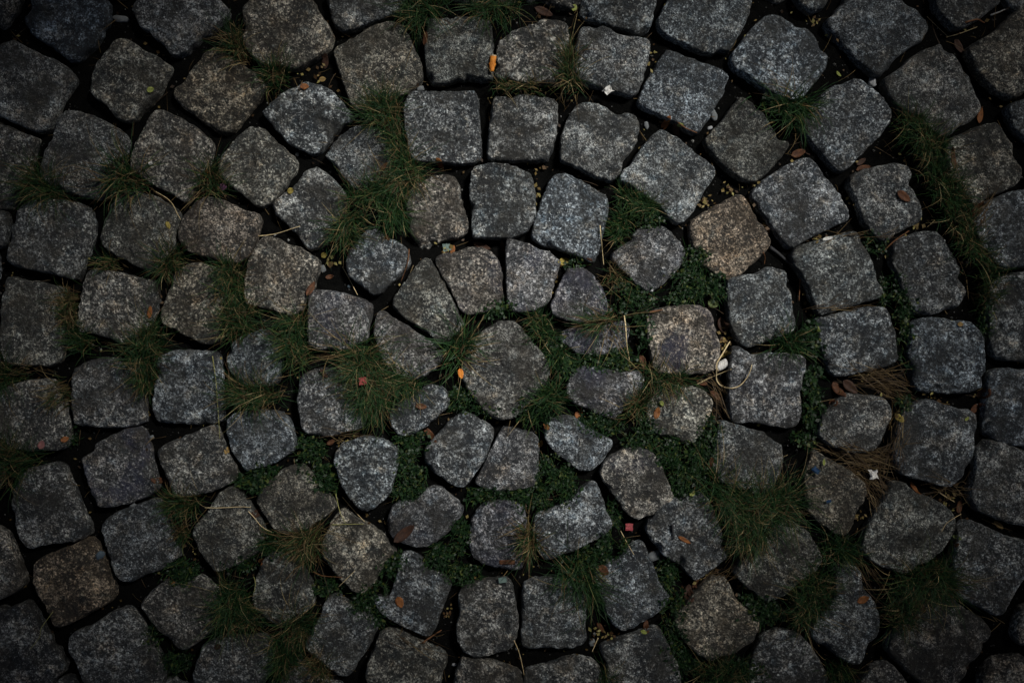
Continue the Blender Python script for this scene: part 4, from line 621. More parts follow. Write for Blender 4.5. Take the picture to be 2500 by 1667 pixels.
PEBBLES = [
    ('flat grey stone chip in the wide dark joint at the top left', 'pebble', 'A', 925, 147, 112, 52, -8, .5),
    ('pale angular pebble in the joint among upper right stones', 'palepebble', 'D', 1030, 632, 58, 76, 5, .7),
    ('triangular grey pebble in the joint of the upper right', 'pebble', 'C', 1700, 885, 48, 80, 8, .6),
    ('small pale pebble left of the triangular grey pebble', 'palepebble', 'C', 1672, 980, 42, 26, 15, .7),
    ('dark grey pebble at a joint left of the triangular grey pebble', 'pebble', 'C', 1185, 960, 34, 60, 10, .6),
    ('white pebble in the dark joint above a lumpy stone', 'palepebble', 'B', 395, 1183, 26, 24, 0, .8),
    ('rounded grey pebble beside grass left of the blunt pale stone', 'pebble', 'F', 593, 803, 44, 56, 20, .7),
    ('small blue grey pebble in the joint below the blunt pale stone', 'bluepebble', 'F', 792, 938, 26, 26, 0, .8),
    ('biggest grey pebble in the joint below the pink red square', 'pebble', 'O', 1250, 590, 96, 84, 20, .7),
    ('blue grey pebble in the joint right of the rusty brown stone', 'bluepebble', 'M', 770, 587, 76, 56, 40, .6),
    ('small grey pebble at the crossing of four square left stones', 'pebble', 'I', 1165, 836, 38, 30, 10, .7),
    ('dull pebble under the lower edge of a blue painted stone', 'pebble', 'I', 1022, 1362, 52, 34, 20, .6),
    ('grey pebble chip near the top right corner', 'pebble', 'D', 2130, 62, 50, 24, -10, .6),
    ('dark pebble in the joint near the bottom left corner', 'pebble', 'M', 385, 1210, 40, 36, 0, .6),
    ('grey pebble in the bottom joint beside a broad square stone', 'pebble', 'O', 770, 1255, 46, 60, 0, .7),
    ('small grey stone piece behind the upper green joint grass', 'pebble', 'B', 1335, 680, 62, 46, 10, .7),
    ('pale chip in the bottom joint left of a square stone', 'palepebble', 'N', 1597, 1424, 40, 22, 5, .6),
]
STRANDS = [
    ('bent straw hanging down the right edge of a square stone above the centre', 'straw', 'stalk', 'straw', 'G', [(828, 475), (836, 560), (842, 660), (856, 775)], 9, .003),
    ('two-toned straw between the loop of straw and a dark red leaf', 'straw', 'stalk', 'straw', 'K', [(1560, 435), (1660, 385), (1750, 345), (1830, 318)], 8, .004),
    ('pale straw curled into an open loop over the white cigarette filter', 'straw', 'curled_straw', 'straw', 'K', [(1820, 105), (1765, 180), (1722, 265), (1708, 350), (1722, 410), (1760, 448), (1830, 462), (1890, 445), (1940, 395), (1970, 340), (1986, 282)], 12, .0030),
    ('straight pale stalk left of the violet stained brown stone', 'straw', 'stalk', 'straw', 'G', [(1005, 1165), (1022, 1250), (1030, 1370), (1045, 1480), (1056, 1558)], 11, .006),
    ('thin pale stalk hanging straight down beside a square left stone', 'straw', 'stalk', 'stalk', 'I', [(1635, 215), (1662, 400), (1675, 600), (1688, 845)], 7, .003),
    ('thin straw lying across a lower left stone', 'straw', 'stalk', 'straw', 'M', [(1605, 205), (1700, 222), (1850, 215), (1950, 203)], 7, .003),
    ('long bent straw between two lower left stones', 'straw', 'stalk', 'straw', 'M', [(1905, 250), (1960, 310), (2060, 375), (2150, 430), (2190, 455)], 7, .002),
    ('brown stick bridging two stones on the right', 'twig', 'twig', 'twig', 'H', [(1098, 682), (1200, 590), (1305, 516)], 14, .002),
    ('short orange stick in the joint near the top right corner', 'twig', 'twig', 'twig', 'D', [(1735, 180), (1800, 184), (1876, 188)], 15, .002),
    ('grey dry blade pointing at the top right corner', 'straw', 'stalk', 'palepebble', 'D', [(1930, 125), (2000, 98), (2090, 60)], 14, .002),
    ('thin pale straw crossing the dark joint at the upper right', 'straw', 'stalk', 'straw', 'D', [(1445, 135), (1530, 215), (1600, 285)], 5, .002),
    ('thin straw meeting another end to end at the upper right', 'straw', 'stalk', 'straw', 'D', [(1590, 292), (1700, 262), (1830, 212)], 6, .002),
    ('reddish twig standing in the joint between two right stones', 'twig', 'twig', 'twig', 'H', [(478, 880), (470, 960), (465, 1050)], 12, .003),
    ('dark grey branch piece in the joint beside the warm brown stone', 'twig', 'twig', 'darktwig', 'H', [(245, 640), (310, 690), (370, 745), (420, 775)], 30, .001),
    ('small orange stub below the right tip of the warm brown stone', 'twig', 'twig', 'twig', 'H', [(192, 678), (198, 720), (203, 768)], 10, .002),
    ('yellowish stalk with a leaf at a pointed stone top', 'twig', 'twig', 'twig', 'C', [(1425, 945), (1480, 990), (1550, 1045)], 13, .004),
    ('dark short stick lying on the wide stone right of the pink square', 'twig', 'twig', 'darktwig', 'O', [(1382, 350), (1385, 400), (1392, 462)], 22, .001),
    ('thin straw across the joint from the pink square downward', 'straw', 'stalk', 'straw', 'O', [(985, 395), (1030, 480), (1090, 582)], 6, .003),
    ('short pale splinter on the lower edge of the violet stained stone', 'straw', 'stalk', 'straw', 'K', [(1432, 335), (1425, 400), (1412, 475)], 7, .006),
    ('brown double splinter at the top left of the violet stained stone', 'twig', 'twig', 'twig', 'G', [(1200, 1138), (1250, 1128), (1305, 1118)], 16, .004),
    ('brown stick in the joint above a bottom stone', 'twig', 'twig', 'twig', 'N', [(1355, 1255), (1420, 1205), (1500, 1155)], 16, .002),
    ('yellow straw pointing down through the dry lower left tuft', 'straw', 'stalk', 'stalk', 'J', [(690, 1240), (725, 1350), (770, 1490)], 8, .004),
    ('long straw leaning right beside the dark leaf below the ribbed stone', 'straw', 'stalk', 'straw', 'J', [(745, 1290), (830, 1390), (912, 1480)], 7, .003),
    ('horizontal straw over the stone right of the dry lower left tuft', 'straw', 'stalk', 'stalk', 'N', [(660, 352), (770, 348), (910, 340)], 7, .002),
    ('short pale straw lying on a rough lower stone', 'straw', 'stalk', 'straw', 'N', [(725, 810), (780, 760), (840, 702)], 6, .002),
    ('orange brown stem curving to the right under a dry lower tuft', 'twig', 'twig', 'twig', 'N', [(520, 710), (600, 735), (740, 752)], 12, .002),
    ('straw slanting over the joint below a blunt pale stone', 'straw', 'stalk', 'straw', 'F', [(745, 790), (800, 890), (860, 1005)], 7, .004),
    ('straw stub lying at the left foot of a lumpy stone', 'straw', 'stalk', 'straw', 'F', [(100, 555), (250, 540), (420, 480)], 8, .003),
    ('orange straw in the joint right of a blunt pale stone', 'straw', 'stalk', 'twig', 'F', [(1258, 660), (1240, 760), (1195, 905)], 9, .002),
    ('curved straw sweeping past a square left stone', 'straw', 'stalk', 'straw', 'E', [(1170, 200), (1290, 270), (1360, 345), (1392, 430)], 7, .004),
    ('straw lying over the shaded stone corner at the lower right', 'straw', 'stalk', 'straw', 'P', [(1555, 405), (1610, 330), (1672, 258)], 6, .002),
    ('whitish splinter in the joint near the lower right edge', 'straw', 'stalk', 'straw', 'P', [(1530, 100), (1590, 140), (1655, 178)], 7, .003),
    ('pale stick standing in the bottom joint right of a square stone', 'straw', 'stalk', 'straw', 'O', [(815, 1215), (790, 1270), (768, 1325)], 9, .002),
    ('long faint straw in the joint above a bottom edge stone', 'straw', 'stalk', 'straw', 'O', [(172, 1235), (215, 1330), (250, 1500)], 7, .002),
    ('thin straw between the rusty brown stone and the bottom left corner', 'straw', 'stalk', 'stalk', 'M', [(412, 1018), (360, 1120), (310, 1210), (235, 1305)], 6, .002),
    ('pale straw over the dim stone left of the dull tuft', 'straw', 'stalk', 'stalk', 'N', [(78, 735), (78, 800), (65, 872)], 8, .002),
]

CRUMBS = [('G', 1640, 300, 60, 60, 22), ('G', 1990, 290, 40, 60, 20), ('G', 2080, 420, 30, 80, 22), ('G', 1830, 200, 60, 30, 16), ('G', 2000, 150, 60, 30, 20), ('G', 500, 940, 30, 80, 14),
          ('G', 340, 240, 30, 80, 10), ('C', 1450, 840, 180, 30, 18), ('C', 1680, 1140, 60, 40, 16), ('C', 370, 1270, 40, 50, 10), ('C', 1220, 470, 30, 130, 12), ('D', 1690, 210, 80, 30, 10),
          ('D', 600, 180, 60, 30, 8), ('H', 620, 570, 140, 25, 24), ('H', 1340, 480, 80, 40, 18), ('H', 860, 290, 40, 60, 10), ('H', 540, 1040, 40, 110, 16), ('H', 870, 1090, 60, 20, 10),
          ('L', 1500, 530, 80, 40, 12), ('L', 1230, 650, 40, 70, 12), ('P', 950, 320, 60, 60, 16), ('P', 1620, 170, 80, 60, 14), ('P', 1750, 330, 60, 30, 8), ('N', 1220, 1150, 100, 40, 18),
          ('N', 1560, 1010, 30, 50, 10), ('O', 900, 1180, 140, 60, 26), ('O', 1600, 760, 100, 50, 16), ('O', 1920, 850, 80, 40, 14), ('K', 1790, 130, 40, 100, 14), ('F', 1570, 670, 80, 25, 14),
          ('F', 640, 760, 60, 50, 8), ('B', 560, 560, 90, 60, 10), ('A', 1250, 420, 60, 60, 6), ('M', 1500, 560, 60, 60, 12), ('I', 1130, 640, 30, 80, 10), ('J', 740, 870, 60, 30, 10)]

# ------------------------------------------------------------------ pavement and its stones
BV, BF = [], []                 # everything a thing can lie on


def remember(verts, faces):
    k = len(BV); BV.extend(verts); BF.extend([tuple(i + k for i in f) for f in faces])


def axis(lo, hi, step, far):
    n = int((hi - lo) / step)
    a = [lo + (hi - lo) * i / n for i in range(n + 1)]
    return [lo - f for f in reversed(far)] + a + [hi + f for f in far]


def soil_z(x, y):
    return .0035 * fbm(x * 22, y * 22, 3.3, 3) + .0016 * fbm(x * 120, y * 120, 9.1, 2)


ax = axis(-.86, .86, .008, (.06, .15, .35, .8, 1.6, 2.4)); ay = axis(-.6, .6, .008, (.06, .15, .35, .8, 1.6, 2.4))
pv, pf = [], []
for y in ay:
    for x in ax: pv.append((x, y, soil_z(x, y)))
w = len(ax)
for j in range(len(ay) - 1):
    for i in range(w - 1): pf.append((j * w + i, j * w + i + 1, (j + 1) * w + i + 1, (j + 1) * w + i))
pavement = tag(mesh('pavement', pv, pf, 'soil'), kind='structure',
               label='dark soil bed of the old cobbled pavement showing in the joints')
remember(pv, pf)
gv = [(-400, -400, -.03), (400, -400, -.03), (400, 400, -.03), (-400, 400, -.03)]
tag(mesh('ground', gv, [(0, 1, 2, 3)], 'soil'), kind='structure', label='dark bare earth below and around the pavement')

RINGS = [0, .07, .14, .21, .28, .35, .42, .49, .55, .61, .67, .72, .77, .815, .85, .88, .91, .935, .955, .972, .985, .994, 1.0]


def stone_mesh(outline, c, top, seed, seg, rings, shoulder, tilt, rough=1.0, rag=.0019):
    """outline: world (x, y) points; returns verts and faces of one worn sett"""
    vs, fs = [], []
    ol = []; amp = .65 + .8 * abs(noise.noise(Vector((seed * 1.7, 3, 1)))) * 1.6
    for p in outline:
        q = Vector((p[0], p[1]))
        d = (q - c).normalized()
        q = q + d * (rag * fbm(q.x * 130, q.y * 130, seed, 4) + .0026)
        ol.append(q)
    for ri, s in enumerate(rings):
        for i in range(seg if ri else 1):
            q = c.lerp(ol[i], s) if ri else c
            dist = (1 - s) * (ol[i] - c).length
            ch = noise.noise(Vector((q.x * 38, q.y * 38, seed + 5)))
            r = shoulder * (1 + .5 * ch + (2.6 * (ch - .22) / .3 if ch > .22 else 0))
            z = top + tilt[0] * (q.x - c.x) + tilt[1] * (q.y - c.y)
            z += .0018 * (1 - s * s)
            if rough:
                f1 = noise.noise(Vector((q.x * 34, q.y * 34, seed)))
                f2 = fbm(q.x * 85, q.y * 85, seed + 2, 4)
                rg = 1 - abs(noise.noise(Vector((q.x * 28 + 9, q.y * 28, seed + 7)))) * 2
                fc = noise.noise(Vector((q.x * 24 + seed, q.y * 24, seed)), noise_basis='VORONOI_F2F1')
                z += rough * amp * (.0024 * f1 + .0024 * f2 + .0028 * fc - .0026 * max(0, rg - .74) / .26)
            if dist < r:
                k = 1 - dist / r
                z -= r * (1 - math.sqrt(max(0, 1 - k * k)))
            vs.append((q.x, q.y, z))
    edge = vs[-seg:]
    for (k, zz) in ((1.012, .010), (1.02, -.004), (1.0, -.025)):
        for i, (x, y, z) in enumerate(edge):
            j = .0009 * noise.noise(Vector((x * 90, y * 90, zz * 80 + seed)))
            q = c + (Vector((x, y)) - c) * k
            d = (q - c).normalized() * j
            vs.append((q.x + d.x, q.y + d.y, min(zz, z - .002)))
    n = len(rings) + 3
    for i in range(seg): fs.append((0, 1 + i, 1 + (i + 1) % seg))
    for r in range(n - 2):
        a = 1 + r * seg; b = a + seg
        for i in range(seg):
            j = (i + 1) % seg
            fs.append((a + i, b + i, b + j, a + j))
    return vs, fs


def tint(u, v, rnd):
    """the natural colour of one granite sett"""
    w = rnd.gauss(0, 1)
    g = 1.0 * (1 + .13 * max(-1.6, min(1.6, rnd.gauss(0, 1))))
    return [g * (1 + .045 * w), g, g * (1 - .05 * w), 0.0]


COOL = {2, 16, 17, 28, 30, 32, 36, 38, 59, 64, 65, 66, 67, 80, 82, 89, 92, 95, 96, 71, 74, 76, 75, 110, 111, 14, 25, 26, 49, 84, 93, 116}
WARM = {4, 5, 12, 13, 29, 34, 46, 48, 50, 78, 87, 97, 98, 105, 113, 9, 42, 77, 108, 119, 118, 39}
rnd = random.Random(5)
CENTRES = []
SPECIAL = {1: (.62, .76, .95, 0), 55: (.88, .88, .86, 0), 58: (1.22, 1.0, .80, 0), 62: (1.10, .98, .86, .45), 101: (1.0, .80, .60, 0),
           10: (1.03, .96, .84, 0), 43: (1.10, .96, .84, 0), 52: (1.12, 1.13, 1.2, .30), 53: (.98, .98, 1.02, .28), 60: (1.02, 1.02, 1.1, .40),
           61: (.66, .68, .78, .45), 72: (1, 1, 1.02, .60), 57: (.95, .97, 1.03, .25), 51: (1.0, .92, .84, .22), 86: (.97, .99, 1.08, .35),
           90: (1.02, .98, .92, .22), 37: (1.12, 1.2, 1.32, 0), 24: (1.0, 1.06, 1.12, 0), 85: (.86, .88, .98, .3), 54: (.98, .96, .98, .2),
           19: (1.06, .98, .90, .0), 28: (1.1, 1.1, 1.08, 0), 59: (1.15, 1.15, 1.13, 0), 79: (.98, 1.02, 1.08, 0), 63: (.98, 1.06, 1.1, 0),
           70: (.95, .97, 1.0, .12), 88: (1.0, 1.03, 1.1, .08), 84: (.85, .88, .95, .15), 83: (.95, .97, 1.03, .1), 2: (.82, .86, .92, 0)}
for k, line in enumerate(STONES.strip().split('\n')):
    body, _, lab = line.partition('|')
    tk = body.split()
    pts = [at(tk[0], *map(float, a.split(','))).xy for a in tk[1:]]
    if sum(pts[i].x * pts[(i + 1) % len(pts)].y - pts[(i + 1) % len(pts)].x * pts[i].y for i in range(len(pts))) < 0: pts.reverse()
    ol = catmull(pts, 80)
    c = sum(ol, Vector((0, 0))) / len(ol)
    rad = max((p - c).length for p in ol)
    top = TOP - .002 + rnd.uniform(-.003, .0025)
    vs, fs = stone_mesh(ol, c, top, k * 3.7, 80, RINGS, rnd.uniform(.0028, .0062), (rnd.gauss(0, .022), rnd.gauss(0, .022)))
    remember(vs, fs)
    o = mesh('cobblestone', vs, fs, 'granite', (c.x, c.y, 0), pavement)
    col = list(SPECIAL.get(k) or tint(c.x, c.y, rnd))
    if k not in SPECIAL or k in (59, 28): 
        f = (.92, 1.0, 1.09) if k in COOL else (1.03, 1.0, .90) if k in WARM else (.98, 1, 1.0)
        col = [a * q for a, q in zip(col, f)] + [col[3]]
    col[3] *= .6
    o.color = col
    if lab.strip(): o['label'] = lab.strip()
    CENTRES.append((c, rad))

# the rings of the pavement go on beyond the picture
cen = at('J', 1985, 325).xy
ring_spots = []
for k in range(0, 110):
    r = .55 + .019 * k
    n = int(2 * math.pi * r / .022); a0 = rnd.uniform(0, 6.28)
    for i in range(n):
        a = a0 + 2 * math.pi * i / n
        p = cen + Vector((math.cos(a), math.sin(a))) * r
        if abs(p.x) < .778 and abs(p.y) < .528: continue
        if any((p - q).length < rad * .86 + .050 for q, rad in CENTRES): continue
        if any((p - q[2]).length < .106 for q in ring_spots): continue
        ring_spots.append((max(abs(p.x) - .75, abs(p.y) - .5), a, p))
ring_spots.sort(key=lambda t: t[0])
jv, jf = [], []
R2 = [0, .3, .55, .75, .88, .96, 1.0]
for k, (d, a, p) in enumerate(ring_spots):
    e, f = Vector((math.cos(a), math.sin(a))), Vector((-math.sin(a), math.cos(a)))
    q = []
    for sx, sy in ((-1, -.55), (-.6, -1), (.55, -1), (1, -.6), (1, .55), (.6, 1), (-.55, 1), (-1, .6)):
        q.append(p + e * sx * rnd.uniform(.043, .050) + f * sy * rnd.uniform(.043, .050))
    near = k < 165
    ol = catmull(q, 40 if near else 20)
    vs, fs = stone_mesh(ol, p, TOP - .003 + rnd.uniform(-.003, .003), 900 + k * 1.3, len(ol), R2, .010,
                        (rnd.gauss(0, .03), rnd.gauss(0, .03)), 1.0 if near else 0.0)
    if near:
        o = mesh('cobblestone', vs, fs, 'granite', (p.x, p.y, 0), pavement)
        o.color = tint(p.x, p.y, rnd)
    else:
        b = len(jv); jv += vs; jf += [tuple(i + b for i in g) for g in fs]
far = mesh('far_cobblestones', jv, jf, 'granite', (0, 0, 0), pavement)
tag(far, kind='stuff')

BVH = BVHTree.FromPolygons(BV, BF)
EYE = Vector((0, 0, CAMZ))


def surf(x, y):
    h = BVH.ray_cast(Vector((x, y, .5)), Vector((0, 0, -1)))
    return h[0].z if h[0] else 0.0


def seen(t, x, y):
    """where the sight line through this point of the photograph meets stone or soil"""
    d = (at(t, x, y) - EYE).normalized()
    h = BVH.ray_cast(EYE, d)
    return h[0] if h[0] else at(t, x, y)


# ------------------------------------------------------------------ grass
def blade(vs, fs, tone, base, ang, reach, high, low, wid, tn, bend, segs=4):
    d = Vector((math.cos(ang), math.sin(ang), 0)); s = Vector((-d.y, d.x, 0))
    k0 = len(vs); tw = U(-.6, .6)
    for i in range(segs + 1):
        t = i / segs
        p = base + d * (reach * (t ** 1.15)) + s * (bend * reach * t * t)
        p.z = base.z + high * (1 - (1 - t) ** 2) - (high - low) * t ** 3
        hw = wid * .5 * (1 - .85 * t ** 1.5)
        sd = Vector((s.x, s.y, tw)).normalized() * hw
        vs.append(p - sd); vs.append(p + sd); tone += [tn, tn]
        if i:
            a = k0 + 2 * i
            fs.append((a - 2, a - 1, a + 1, a))


def tuft(label, bases, reach, count, dry=.3, aim=None, spread=.0, tall=1.0, fine=1.0, wide=False):
    """one plant: blades spring from the root line and lean outwards over the stones"""
    pts = [at(*b, .002) for b in bases]
    rm = reach * KM * 1.08
    root = pts[len(pts) // 2].copy(); root.z = soil_z(root.x, root.y)
    e = bpy.data.objects.new('grass_tuft', None); COL.objects.link(e); e.location = root; e.empty_display_size = .02
    tag(e, label, 'grass tuft', 'grass tufts in the joints')
    lean = U(0, 2 * math.pi)
    sets = {'green': ([], [], []), 'dry': ([], [], [])}
    for i in range(int(count * 1.4)):
        if len(pts) > 1:
            q = U(0, len(pts) - 1); j = min(int(q), len(pts) - 2)
            b = pts[j].lerp(pts[j + 1], q - j)
        else: b = pts[0].copy()
        sg = rm * .24; b0 = b
        for _ in range(5):
            b = b0 + Vector((random.gauss(0, sg), random.gauss(0, sg), 0))
            if surf(b.x, b.y) < .012: break
        else: b = b0 + Vector((random.gauss(0, sg * .3), random.gauss(0, sg * .3), 0))
        b.z = soil_z(b.x, b.y) - .001
        if aim is None or R() > spread: ang = lean + random.gauss(0, 1.25) if R() < .55 else U(0, 2 * math.pi)
        else: ang = math.radians(aim) + random.gauss(0, .5)
        isdry = R() < dry * .62
        L = rm * (.22 + .80 * R() ** 1.7)
        if R() < .05: L *= 1.4
        hi = U(.030, .052) * tall * min(1.25, .65 + L / .05)
        lo = max(TOP + .003 + R() * .006, hi * U(.55, 1.0)) if L > .022 else hi * .95
        k = 'dry' if isdry else 'green'
        vs, fs, tn = sets[k]
        blade(vs, fs, tn, b, ang, L, hi, lo, U(.0007, .0014) * fine, min(1, max(0, random.gauss(.43, .27))), random.gauss(0, .30))
    for i in range(int(2 + count / 55)):
        b = pts[int(R() * len(pts))] + Vector((random.gauss(0, rm * .15), random.gauss(0, rm * .15), 0)); b.z = soil_z(b.x, b.y)
        L = rm * U(.75, 1.35)
        blade(*sets['dry'], b, U(0, 6.28), L, U(.035, .05), U(.027, .042), U(.0008, .0012), U(.7, 1), random.gauss(0, .45), 6)
    for k, nm in (('green', 'green_blades'), ('dry', 'dry_blades')):
        vs, fs, tn = sets[k]
        if vs: tag(mesh(nm, vs, fs, k, root, e, False, tn), kind='stuff')
    return e


for args in TUFTS: tuft(*args[:4], **(args[4] if len(args) > 4 else {}))


# ------------------------------------------------------------------ low weeds, crumbs, grit: nobody could count them
def leaflet(vs, fs, tone, p, ln, wd, ang, pitch, tn):
    d = Vector((math.cos(ang) * math.cos(pitch), math.sin(ang) * math.cos(pitch), math.sin(pitch)))
    s = Vector((-math.sin(ang), math.cos(ang), U(-.4, .4))).normalized()
    k = len(vs)
    vs += [p, p + d * ln * .45 + s * wd * .5, p + d * ln, p + d * ln * .45 - s * wd * .5]
    tone += [tn] * 4
    fs.append((k, k + 1, k + 2, k + 3))


hv, hf, ht = [], [], []
gv2, gf2, gt2 = [], [], []
for (t, x, y, rx, ry, big) in COVER:
    n = int(rx * ry * .034)
    for i in range(n):
        a = U(0, 2 * math.pi); q = R() ** .6
        p = at(t, x + rx * q * math.cos(a), y + ry * q * math.sin(a), .006)
        z = surf(p.x, p.y)
        if noise.noise(Vector((p.x * 42, p.y * 42, 4))) + .45 * noise.noise(Vector((p.x * 130, p.y * 130, 7))) < -.12 - .25 * (1 - q): continue
        if z > TOP - .005 and R() < .68: continue
        if z > .013 and R() < .25: continue
        z = max(z + .001, U(.001, .020 + .006 * (1 - q)))
        p.z = z
        if R() < .26:
            blade(gv2, gf2, gt2, Vector((p.x, p.y, .001)), U(0, 6.28), U(.006, .018), U(.018, .034), U(.015, .03), U(.0008, .0013), min(1, max(0, random.gauss(.5, .25))), U(-.3, .3), 3)
            continue
        ln = U(.0022, .0062) * big * (1.5 if R() < .12 else 1)
        leaflet(hv, hf, ht, p, ln, ln * U(.55, .8), U(0, 6.28), U(-.2, .75), min(1, max(0, random.gauss(.42, .25))) if R() < .93 else 1)
tag(mesh('ground_cover', hv, hf, 'herb', (0, 0, 0), None, False, ht),
    'carpet of tiny dark green weed leaves filling the joints', 'weeds', kind='stuff')
tag(mesh('short_grass', gv2, gf2, 'green', (0, 0, 0), None, False, gt2),
    'short green grass blades growing among the low weeds', 'grass', kind='stuff')

lv, lf, lt = [], [], []
sv, sf, st = [], [], []
nv, nf_, nt_ = [], [], []
for i in range(11000):
    x, y = U(-.80, .80), U(-.55, .55)
    z = surf(x, y)
    if z > .014: continue
    p = Vector((x, y, z + .001))
    c = R()
    if c < .20:
        ln = U(.0025, .0075); p.z += .003; leaflet(lv, lf, lt, p, ln, ln * U(.4, .8), U(0, 6.28), U(0, .5), R() ** 1.1)
    elif c < .34:
        blade(sv, sf, st, p + Vector((0, 0, U(0, .008))), U(0, 6.28), U(.012, .045), U(.002, .012), U(.002, .012), U(.0006, .0010), R() * .7, U(-.3, .3), 4)
    else:
        k = len(nv); s = U(.0005, .0016) if R() < .9 else U(.0016, .003)
        for d in ((1, 0, 0), (0, 1, 0), (-1, 0, 0), (0, -1, 0), (0, 0, .8)):
            nv.append((p.x + d[0] * s * U(.6, 1.2), p.y + d[1] * s * U(.6, 1.2), p.z - .0005 + d[2] * s)); nt_.append(0)
        q = R() ** 2.2
        nt_[-5:] = [q] * 5
        for a, b in ((0, 1), (1, 2), (2, 3), (3, 0)): nf_.append((k + a, k + b, k + 4))
for (t, x, y, rx, ry, n, aim) in STRAW_BEDS:
    for i in range(int(n * .6)):
        p = at(t, x + rx * U(-1, 1), y + ry * U(-1, 1), .004)
        p.z = max(surf(p.x, p.y) * .8, .0) + U(.001, .014)
        ang = math.radians(aim) + random.gauss(0, .35) + (math.pi if R() < .5 else 0)
        blade(sv, sf, st, p, ang, U(.015, .05), U(.003, .012), U(.002, .012), U(.0007, .0012), min(1, max(0, random.gauss(.27, .2))), U(-.25, .25), 4)
for (t, x, y, rx, ry, n) in CRUMBS:
    for i in range(n):
        p = at(t, x + rx * random.gauss(0, .6), y + ry * random.gauss(0, .6), .004)
        z = surf(p.x, p.y)
        if z > .014: continue
        p.z = z + U(.002, .006); ln = U(.003, .009)
        leaflet(lv, lf, lt, p, ln, ln * U(.4, .9), U(0, 6.28), U(-.1, .5), U(.25, 1))
tag(mesh('leaf_crumbs', lv, lf, 'litter', (0, 0, 0), None, False, lt), 'tiny brown and yellow leaf crumbs scattered in the joints', 'leaf litter', kind='stuff')
tag(mesh('fine_straw', sv, sf, 'dry', (0, 0, 0), None, False, st), 'fine brown straw and dead grass lying in the joints', 'straw', kind='stuff')
tag(mesh('grit', nv, nf_, 'grit', (0, 0, 0), None, False, nt_), 'small grey grit on the dark joint soil', 'grit', kind='stuff')


# ------------------------------------------------------------------ single leaves, scraps, pebbles, straws
def leaf(name, label, cat, m, t, x, y, ln, wd, ang, lift=0, curl=.25, fold=.3, shape='leaf', group=None):
    c = seen(t, x, y); ln *= KM; wd *= KM; a = math.radians(ang)
    d = Vector((math.cos(a), math.sin(a), 0)); s = Vector((-d.y, d.x, 0))
    nu, nvv = 9, 5
    h0, h1 = surf(*(c - d * ln * .4).xy), surf(*(c + d * ln * .4).xy)
    slope = max(-.5, min(.5, (h1 - h0) / (ln * .8)))
    sd = R() * 50
    vs, fs = [], []
    for i in range(nu):
        u = i / (nu - 1) * 2 - 1
        if shape == 'leaf': hw = (1 - u * u) ** .65 * (1 - .18 * u)
        elif shape == 'crumple': hw = (1 - abs(u) ** 3) * (.75 + .45 * noise.noise(Vector((u * 2.3, sd, 0)))) + .03
        else: hw = 1
        for j in range(nvv):
            v = j / (nvv - 1) * 2 - 1
            p = c + d * (u * ln * .5) + s * (v * hw * wd * .5)
            if shape == 'crumple': p += d * (.12 * ln * noise.noise(Vector((u * 2, v * 2, sd + 3))))
            z = c.z + slope * u * ln * .5 + lift + .0012
            z += curl * ln * .35 * u * u + fold * wd * .5 * abs(v) * hw
            z += .0012 * noise.noise(Vector((u * 2.5, v * 2.5, sd)))
            if shape == 'crumple': z += .22 * wd * noise.noise(Vector((u * 1.8, v * 1.8, sd + 9)))
            p.z = max(z, surf(p.x, p.y) + .0007 + lift)
            vs.append(p)
    for i in range(nu - 1):
        for j in range(nvv - 1):
            k = i * nvv + j
            fs.append((k, k + nvv, k + nvv + 1, k + 1))
    # thin underside so that the leaf has a body
    n0 = len(vs); vs += [v - Vector((0, 0, .00035)) for v in vs]
    fs += [tuple(n0 + i for i in reversed(f)) for f in fs]
    rim = [i * nvv for i in range(nu)] + [(nu - 1) * nvv + j for j in range(1, nvv)] + [i * nvv + nvv - 1 for i in range(nu - 2, -1, -1)] + [j for j in range(nvv - 2, 0, -1)]
    for i in range(len(rim)):
        p, q = rim[i], rim[(i + 1) % len(rim)]
        fs.append((p, n0 + p, n0 + q, q))
    o = mesh(name, vs, fs, m, c)
    return tag(o, label, cat, group)


def scrap(label, cat, name, m, t, x, y, ln, wd, ang, lift=0, thick=.0012, crump=.0004):
    """a flat bit of card or paper with real edges"""
    c = seen(t, x, y); a = math.radians(ang)
    d = Vector((math.cos(a), math.sin(a), 0)); s = Vector((-d.y, d.x, 0))
    n = 5; vs, fs = [], []; sd = R() * 40
    h = [surf(*(c + d * ln * KM * u + s * wd * KM * v).xy) for u in (-.4, 0, .4) for v in (-.4, 0, .4)]
    z0 = max(h) + lift + .0004
    for lay in (thick, 0):
        for i in range(n):
            for j in range(n):
                u, v = i / (n - 1) - .5, j / (n - 1) - .5
                p = c + d * (u * ln * KM) + s * (v * wd * KM)
                if 0 in (i, j) or n - 1 in (i, j):
                    p += (d * noise.noise(Vector((u * 5, v * 5, sd))) + s * noise.noise(Vector((u * 5, v * 5, sd + 4)))) * (crump * 1.2)
                p.z = z0 + lay + crump * 2.2 * noise.noise(Vector((u * 3.2, v * 3.2, sd + 8)))
                vs.append(p)
    for i in range(n - 1):
        for j in range(n - 1):
            k = i * n + j; f = (k, k + n, k + n + 1, k + 1)
            fs.append(f); fs.append(tuple(n * n + q for q in reversed(f)))
    rim = [i * n for i in range(n)] + [(n - 1) * n + j for j in range(1, n)] + [i * n + n - 1 for i in range(n - 2, -1, -1)] + [j for j in range(n - 2, 0, -1)]
    for i in range(len(rim)):
        p, q = rim[i], rim[(i + 1) % len(rim)]
        fs.append((p, n * n + p, n * n + q, q))
    return tag(mesh(name, vs, fs, m, c, None, False), label, cat)


